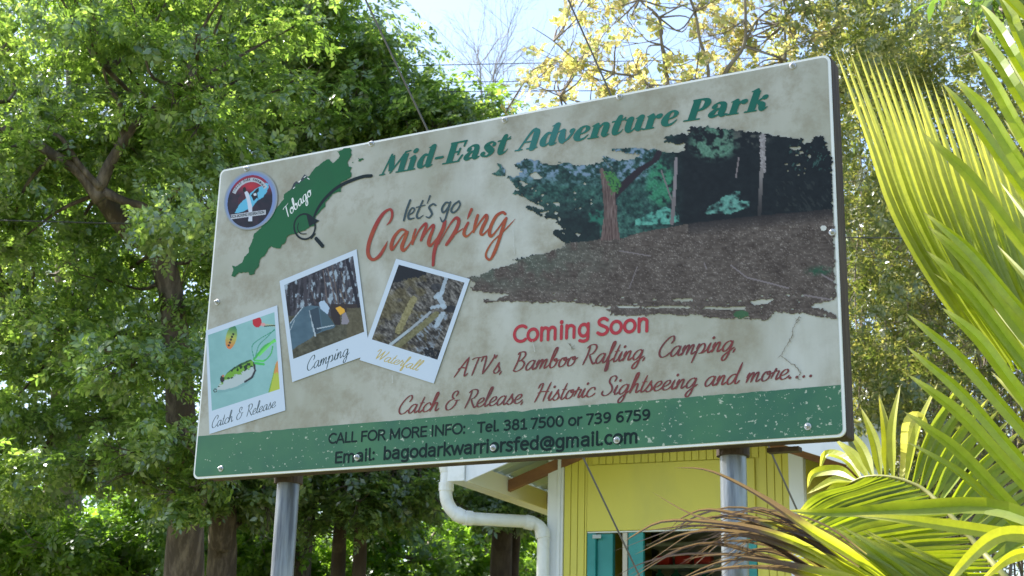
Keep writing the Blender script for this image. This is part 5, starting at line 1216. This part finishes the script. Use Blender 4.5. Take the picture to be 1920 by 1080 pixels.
# ================================================================ the palm
GR = np.array([.19, .265, .012]); YG = np.array([.38, .38, .04]); YE = np.array([.58, .56, .22]); BR_ = np.array([.105, .075, .08]); DG = np.array([.075, .125, .02])
palm = thing('palm_tree', 'young coconut palm with yellow green fronds and brown dead leaflet tips at the right', 'palm', (at(2330, 1200, 4.3)[0], at(2330, 1200, 4.3)[1], 0))
croot = at(2250, 1420, 4.3)
q = MB(); q.tube([np.array([croot[0], croot[1], z_]) for z_ in np.linspace(-.05, croot[2] + .05, 6)], [.17, .13, .115, .11, .11, .12], 16); q.build('trunk', M['bark2'], palm, smooth=True)
def frond(pts):
    D = catmull([tuple(p) + (r,) for p, r in pts], 6)
    q = MB(); q.tube(list(D[:, :3]), list(D[:, 3]), 8); return q.build('frond', M['rachis'], palm, smooth=True)
LM = {}
def leaflet(parent, pts, w, col=None, brown=None, yel=.35, fold=.35, roll=0., side_dark=False):
    """folded strip from base to tip; pts = [(px, py, distance)...] base first"""
    D = catmull([at(*p) for p in pts], max(3, int(16 / (len(pts) - 1)))); n = len(D)
    T = np.gradient(D, axis=0); T /= np.linalg.norm(T, axis=1)[:, None]
    view = CAMP - D; view /= np.linalg.norm(view, axis=1)[:, None]
    rv = rng.normal(size=3) * .25 + np.array([0, 0, .35]); nr = view + rv; nr -= T * (nr * T).sum(1)[:, None]; nr /= np.linalg.norm(nr, axis=1)[:, None]
    sd2 = np.cross(T, nr); ca_, sa_ = math.cos(roll), math.sin(roll); s2 = sd2 * ca_ + nr * sa_; n2 = nr * ca_ - sd2 * sa_
    t_ = np.linspace(0, 1, n); prof = np.minimum(1, .30 + t_ * 3.0) * np.clip((1 - t_) * 2.1, 0, 1) ** .75
    prof = np.maximum(prof, .02)
    if brown is not None: prof = prof * (1 - .62 * np.clip((t_ - brown + .05) * 3.5, 0, 1))
    hw = w / 2 * prof
    V = []; Cc = []
    c1 = (GR if col is None else col) * rng.uniform(.85, 1.2)
    for i in range(n):
        V += [D[i] + s2[i] * hw[i] + n2[i] * hw[i] * fold, D[i], D[i] - s2[i] * hw[i] + n2[i] * hw[i] * fold]
        y_ = np.clip((t_[i] - (1 - yel)) / max(yel, .01), 0, 1) ** 1.3
        c_ = c1 * (1 - y_) + YE * y_; ce = c_ * .75 + YG * .25
        if t_[i] > .975: c_ = c_ * .3 + BR_ * .7; ce = c_
        if brown is not None:
            k_ = np.clip((t_[i] - brown) * 14, 0, 1); kk = np.clip((t_[i] - brown) * 14 + .35, 0, 1)
            c_ = c_ * (1 - k_) + BR_ * k_; ce = (ce * .5 + YE * .5 * (t_[i] > brown - .15) + ce * .5 * (t_[i] <= brown - .15)) * (1 - kk) + BR_ * kk
        Cc += [ce, c_ * 1.08, ce]
    F = []
    for i in range(n - 1):
        a = 3 * i; F += [(a, a + 1, a + 4, a + 3), (a + 1, a + 2, a + 5, a + 4)]
    o = mesh_obj('leaflet', np.array(V), F, M['palm'], parent, smooth=False)
    ca = o.data.color_attributes.new('Col', 'FLOAT_COLOR', 'POINT')
    ca.data.foreach_set('color', np.column_stack([np.array(Cc), np.ones(len(Cc))]).astype(np.float32).ravel())
    return o
# frond A: upper fan of narrow pale leaflets
fA = frond([(croot, .03), (at(2180, 1000, 4.2), .022), (at(2080, 760, 4.35), .018), (at(1990, 600, 4.6), .014), (at(1930, 520, 4.9), .010), (at(1890, 480, 5.1), .006)])
tipsA = [(1562, 83), (1578, 92), (1590, 86), (1604, 82), (1620, 92), (1634, 100), (1648, 103), (1664, 108), (1680, 112), (1698, 118), (1712, 133), (1728, 138), (1746, 148), (1764, 156), (1777, 170), (1790, 182), (1806, 192), (1822, 206), (1840, 222), (1858, 240), (1876, 258), (1895, 280)]
for i, (tx, ty_) in enumerate(tipsA):
    f = i / (len(tipsA) - 1); bx, by = 1868 + f * 140, 690 - f * 60
    mx, my = tx + (bx - tx) * .47 - 26 * (1 - f), ty_ + (by - ty_) * .50 + 18 * (1 - f)
    leaflet(fA, [(bx, by, 4.75), ((mx + bx) / 2 - 8, (my + by) / 2 + 6, 4.85), (mx, my, 5.0), ((mx + tx) / 2 + 3, (my + ty_) / 2 + 4, 5.1), (tx, ty_, 5.2)], .032, GR * .75 + YG * .25, None, .62, .55, rnd.uniform(-.5, .5))
for i in range(20):     # finer ones between them
    f = (i + .5) / 20; tx, ty_ = 1570 + f * 310 + rnd.uniform(-6, 6), 96 + f * 150 + rnd.uniform(-6, 26); bx, by = 1874 + f * 140, 696 - f * 60
    mx, my = tx + (bx - tx) * .47 - 26 * (1 - f), ty_ + (by - ty_) * .50 + 18 * (1 - f)
    leaflet(fA, [(bx, by, 4.85), ((mx + bx) / 2 - 8, (my + by) / 2 + 6, 4.95), (mx, my, 5.1), (tx, ty_, 5.3)], .022, GR * .8 + YG * .2, None, .6, .6, rnd.uniform(-.6, .6))
for i in range(13):     # second row of the fan, standing behind the first
    f = i / 12; tx, ty_ = 1690 + f * 220, 190 + f * 120; bx, by = 1890 + f * 130, 700 - f * 40
    leaflet(fA, [(bx, by, 4.95), ((tx + bx) / 2 - 12, (ty_ + by) / 2 + 12, 5.15), (tx, ty_, 5.35)], .040, GR * .8 + DG * .3, None, .4, .45, rnd.uniform(-.5, .5))
# frond B: near, broad leaflets
fB = frond([(croot, .032), (at(2160, 1150, 4.1), .024), (at(2080, 900, 4.0), .02), (at(2050, 600, 3.9), .017), (at(2050, 300, 3.8), .013), (at(2070, 0, 3.75), .01), (at(2100, -200, 3.7), .005)])
B = [((1690, -190), 30, 150), ((1800, -120), -10, 150), ((1872, -10), 92, 0), ((1838, 8), 134, 0), ((1830, 58), 192, 0), ((1822, 92), 258, 0), ((1766, 155), 361, 0), ((1792, 148), 318, 0), ((1731, 250), 463, 0), ((1733, 398), 585, 0), ((1740, 424), 628, 0), ((1737, 470), 676, 0), ((1750, 512), 700, 0), ((1766, 577), 748, 0), ((1699, 587), 806, 0), ((1698, 648), 868, 0), ((1700, 701), 908, 0), ((1694, 771), 975, 0), ((1699, 828), 1003, 0)]
for i, ((tx, ty_), yc, _) in enumerate(B):
    s_ = (yc - ty_) / (1920 - tx); bx = 2056; by = yc + s_ * (bx - 1920) * 1.04
    mx = (tx + 1920) / 2 ; my = (ty_ + yc) / 2 - 7 - (10 if i > 6 else 0)
    leaflet(fB, [(bx, by, 3.92), (1920, yc, 4.0), (mx, my, 4.1), (tx + (mx - tx) * .4, ty_ + (my - ty_) * .4 - 2, 4.16), (tx, ty_, 4.2)], (.034, .038, .036)[i % 3], GR * (.95 + .15 * (i % 2)) + YG * .06, None, .3, .55, rnd.uniform(-.35, .35))
for i in range(8):      # leaflets on the far side of that frond
    y_ = 60 + i * 118; leaflet(fB, [(2052, y_ + 60, 3.95), (1980, y_ - 60, 4.2), (1900 - 6 * i, y_ - 190, 4.5)], .036, GR * .7, None, .3, .5, rnd.uniform(-.5, .5))
# frond C: curved rachis with leaflets both sides
rC = [(1594, 905), (1624, 894), (1665, 894), (1706, 905), (1740, 924), (1785, 969), (1837, 1029), (1879, 1076), (1960, 1170)]
rad_ = [.003, .0045, .006, .007, .008, .009, .010, .012, .016]
dC = [5.0, 4.95, 4.9, 4.85, 4.8, 4.7, 4.6, 4.5, 4.4]
fC = frond([(croot, .03), (at(2080, 1290, 4.35), .022)] + [(at(*rC[i], dC[i]), rad_[i]) for i in range(8, -1, -1)])
rc = catmull([(x, y, d) for (x, y), d in zip(rC, dC)], 12)
def onC(x): j = np.argmin(np.abs(rc[:, 0] - x)); return tuple(rc[j])
up_ = [(1597, (1522, 952), 0), (1600, (1513, 926), 0), (1606, (1526, 888), 1), (1614, (1549, 852), 1), (1626, (1566, 824), 0), (1638, (1586, 800), 0), (1650, (1614, 764), 0), (1663, (1648, 740), 0), (1677, (1688, 722), 0), (1698, (1759, 717), 0), (1712, (1804, 714), 0), (1725, (1826, 732), 0), (1738, (1852, 748), 0), (1750, (1873, 768), 0), (1762, (1895, 786), 0), (1774, (1915, 806), 0), (1786, (1935, 826), 0), (1798, (1955, 846), 0), (1810, (1968, 870), 0), (1822, (1980, 895), 0), (1834, (1990, 920), 0), (1846, (2000, 945), 0), (1858, (2010, 972), 0)]
for i, (bx, tip, cv_) in enumerate(up_):
    b_ = onC(bx); m_ = ((b_[0] + tip[0]) / 2 + (6 if bx < 1670 else -8), (b_[1] + tip[1]) / 2 - (12 if bx < 1620 else 3))
    col = GR * .45 + YG * .55 if bx < 1700 else GR * .6 + DG * .4
    pts = [b_, (m_[0], m_[1], b_[2] + .1), (tip[0], tip[1], b_[2] + .2)]
    if cv_: pts.append((tip[0] - 12, tip[1] + 18 + 10 * cv_, b_[2] + .2))
    leaflet(fC, pts, .036 if bx < 1700 else .040, col, None, .45 if bx < 1700 else .22, .45, rnd.uniform(-.3, .3))
b_ = onC(1688); leaflet(fC, [b_, (1700, 850, 5.0), (1704, 800, 5.0), (1716, 782, 5.0), (1732, 790, 4.98), (1745, 835, 4.95)], .046, YE * .8, None, .8, .4)
for i in range(36):     # lower side: long leaflets hanging to the left
    f = i / 35; b_ = onC(1622 + f * 255); tx = 1500 - 40 * math.sin(f * 3) + 70 * max(0, f - .5); ty_ = 956 + f * 150
    mx = (b_[0] + tx) / 2; my = (b_[1] + ty_) / 2 + 6 - 18 * f
    leaflet(fC, [b_, (mx + 40, (my + b_[1]) / 2 + 2, b_[2] + .02), (mx - 30, my, b_[2] + .04), (tx, ty_, b_[2] + .08)], .027, (GR * .3 + DG * .8) if f < .5 else GR * .75, None, .25, .5, rnd.uniform(-.25, .25))
# frond E: low frond with dead brown leaflet ends sweeping left
fE = frond([(croot, .03), (at(2000, 1330, 4.1), .02), (at(1850, 1210, 4.05), .014), (at(1720, 1130, 4.0), .010), (at(1620, 1090, 4.0), .006)])
Eb = [([(1700, 1120), (1610, 1052), (1524, 999), (1440, 940), (1370, 900), (1318, 880), (1264, 877)], .34, .046), ([(1720, 1130), (1600, 1065), (1500, 1022), (1400, 990), (1300, 965), (1222, 922)], .26, .036),
      ([(1650, 1100), (1560, 1040), (1490, 985), (1430, 955), (1390, 960), (1340, 975), (1300, 990)], .27, .034), ([(1640, 1110), (1520, 1030), (1420, 992), (1320, 978), (1240, 978), (1190, 1003), (1172, 1015)], .24, .034),
      ([(1660, 1125), (1560, 1060), (1450, 1015), (1350, 995), (1270, 1005), (1190, 1040)], .34, .040), ([(1630, 1120), (1520, 1060), (1400, 1045), (1290, 1040), (1210, 1055), (1155, 1080)], .30, .040),
      ([(1640, 1130), (1520, 1075), (1420, 1062), (1330, 1070), (1250, 1100)], .25, .040), ([(1700, 1130), (1600, 1075), (1520, 1040), (1440, 1010), (1380, 1000), (1290, 1018)], .42, .036),
      ([(1690, 1130), (1580, 1050), (1500, 1005), (1420, 975), (1330, 955), (1280, 970), (1258, 990)], .42, .034), ([(1720, 1140), (1620, 1095), (1520, 1070), (1440, 1052), (1350, 1040), (1280, 1050)], .38, .036),
      ([(1700, 1160), (1600, 1120), (1500, 1092), (1400, 1085), (1300, 1110)], .35, .036), ([(1740, 1140), (1630, 1060), (1560, 1020), (1500, 1000), (1450, 996), (1400, 1020)], .45, .034)]
for i, (P, br, w) in enumerate(Eb):
    leaflet(fE, [(x, y, 3.95 + .05 * (i % 3) - .02 * j) for j, (x, y) in enumerate(P)], w * .74, GR * .7 + YG * .4, br, .1, .7, rnd.uniform(-.6, .6))
for i in range(34):     # thin dead strands
    x0 = 1480 + rnd.uniform(-40, 60); y0 = 1000 + rnd.uniform(-20, 70); L_ = rnd.uniform(140, 300)
    leaflet(fE, [(x0 + 90, y0 + 60, 4.0), (x0, y0, 4.0), (x0 - L_ * .5, y0 - 25 + rnd.uniform(-10, 10), 4.0), (x0 - L_, y0 + rnd.uniform(-20, 50), 4.02)], rnd.uniform(.014, .024), BR_, .05, .1, .7, rnd.uniform(-.8, .8))
for i in range(24):     # its living leaflets, low at the frame edge
    f = i / 23; leaflet(fE, [(1640 + f * 260, 1120 + f * 50, 4.0), (1580 + f * 250, 1060 + f * 30, 4.05), (1468 + f * 205 + rnd.uniform(-14, 14), 975 + f * 40 + rnd.uniform(-14, 22), 4.15)], .028, GR * .8 + YG * .15, None, .3, .5, rnd.uniform(-.4, .4))
# single near leaflets crossing in front
fD = frond([(croot, .03), (at(2200, 1180, 3.8), .02), (at(2110, 1060, 3.7), .015), (at(2040, 1015, 3.65), .008)])
leaflet(fD, [(2050, 1015, 3.65), (1925, 1008, 3.7), (1800, 990, 3.75), (1690, 974, 3.8), (1600, 967, 3.85)], .036, GR * .6 + YG * .4, None, .3, .4, .2)
leaflet(fD, [(2040, 1015, 3.65), (1940, 1003, 3.6), (1880, 1003, 3.6), (1835, 1030, 3.6), (1785, 1085, 3.62), (1760, 1130, 3.62)], .038, GR * .4 + YG * .6, None, .3, .4, .5)
leaflet(fD, [(2040, 1030, 3.65), (1950, 1035, 3.6), (1905, 1040, 3.6), (1870, 1062, 3.6), (1820, 1110, 3.62)], .032, GR * .5 + YG * .5, None, .3, .4, .5)
leaflet(fD, [(2030, 1020, 3.68), (1960, 985, 3.75), (1850, 950, 3.9), (1700, 955, 4.0), (1560, 962, 4.1), (1466, 957, 4.15)], .046, GR * .8, None, .15, .5, .1)
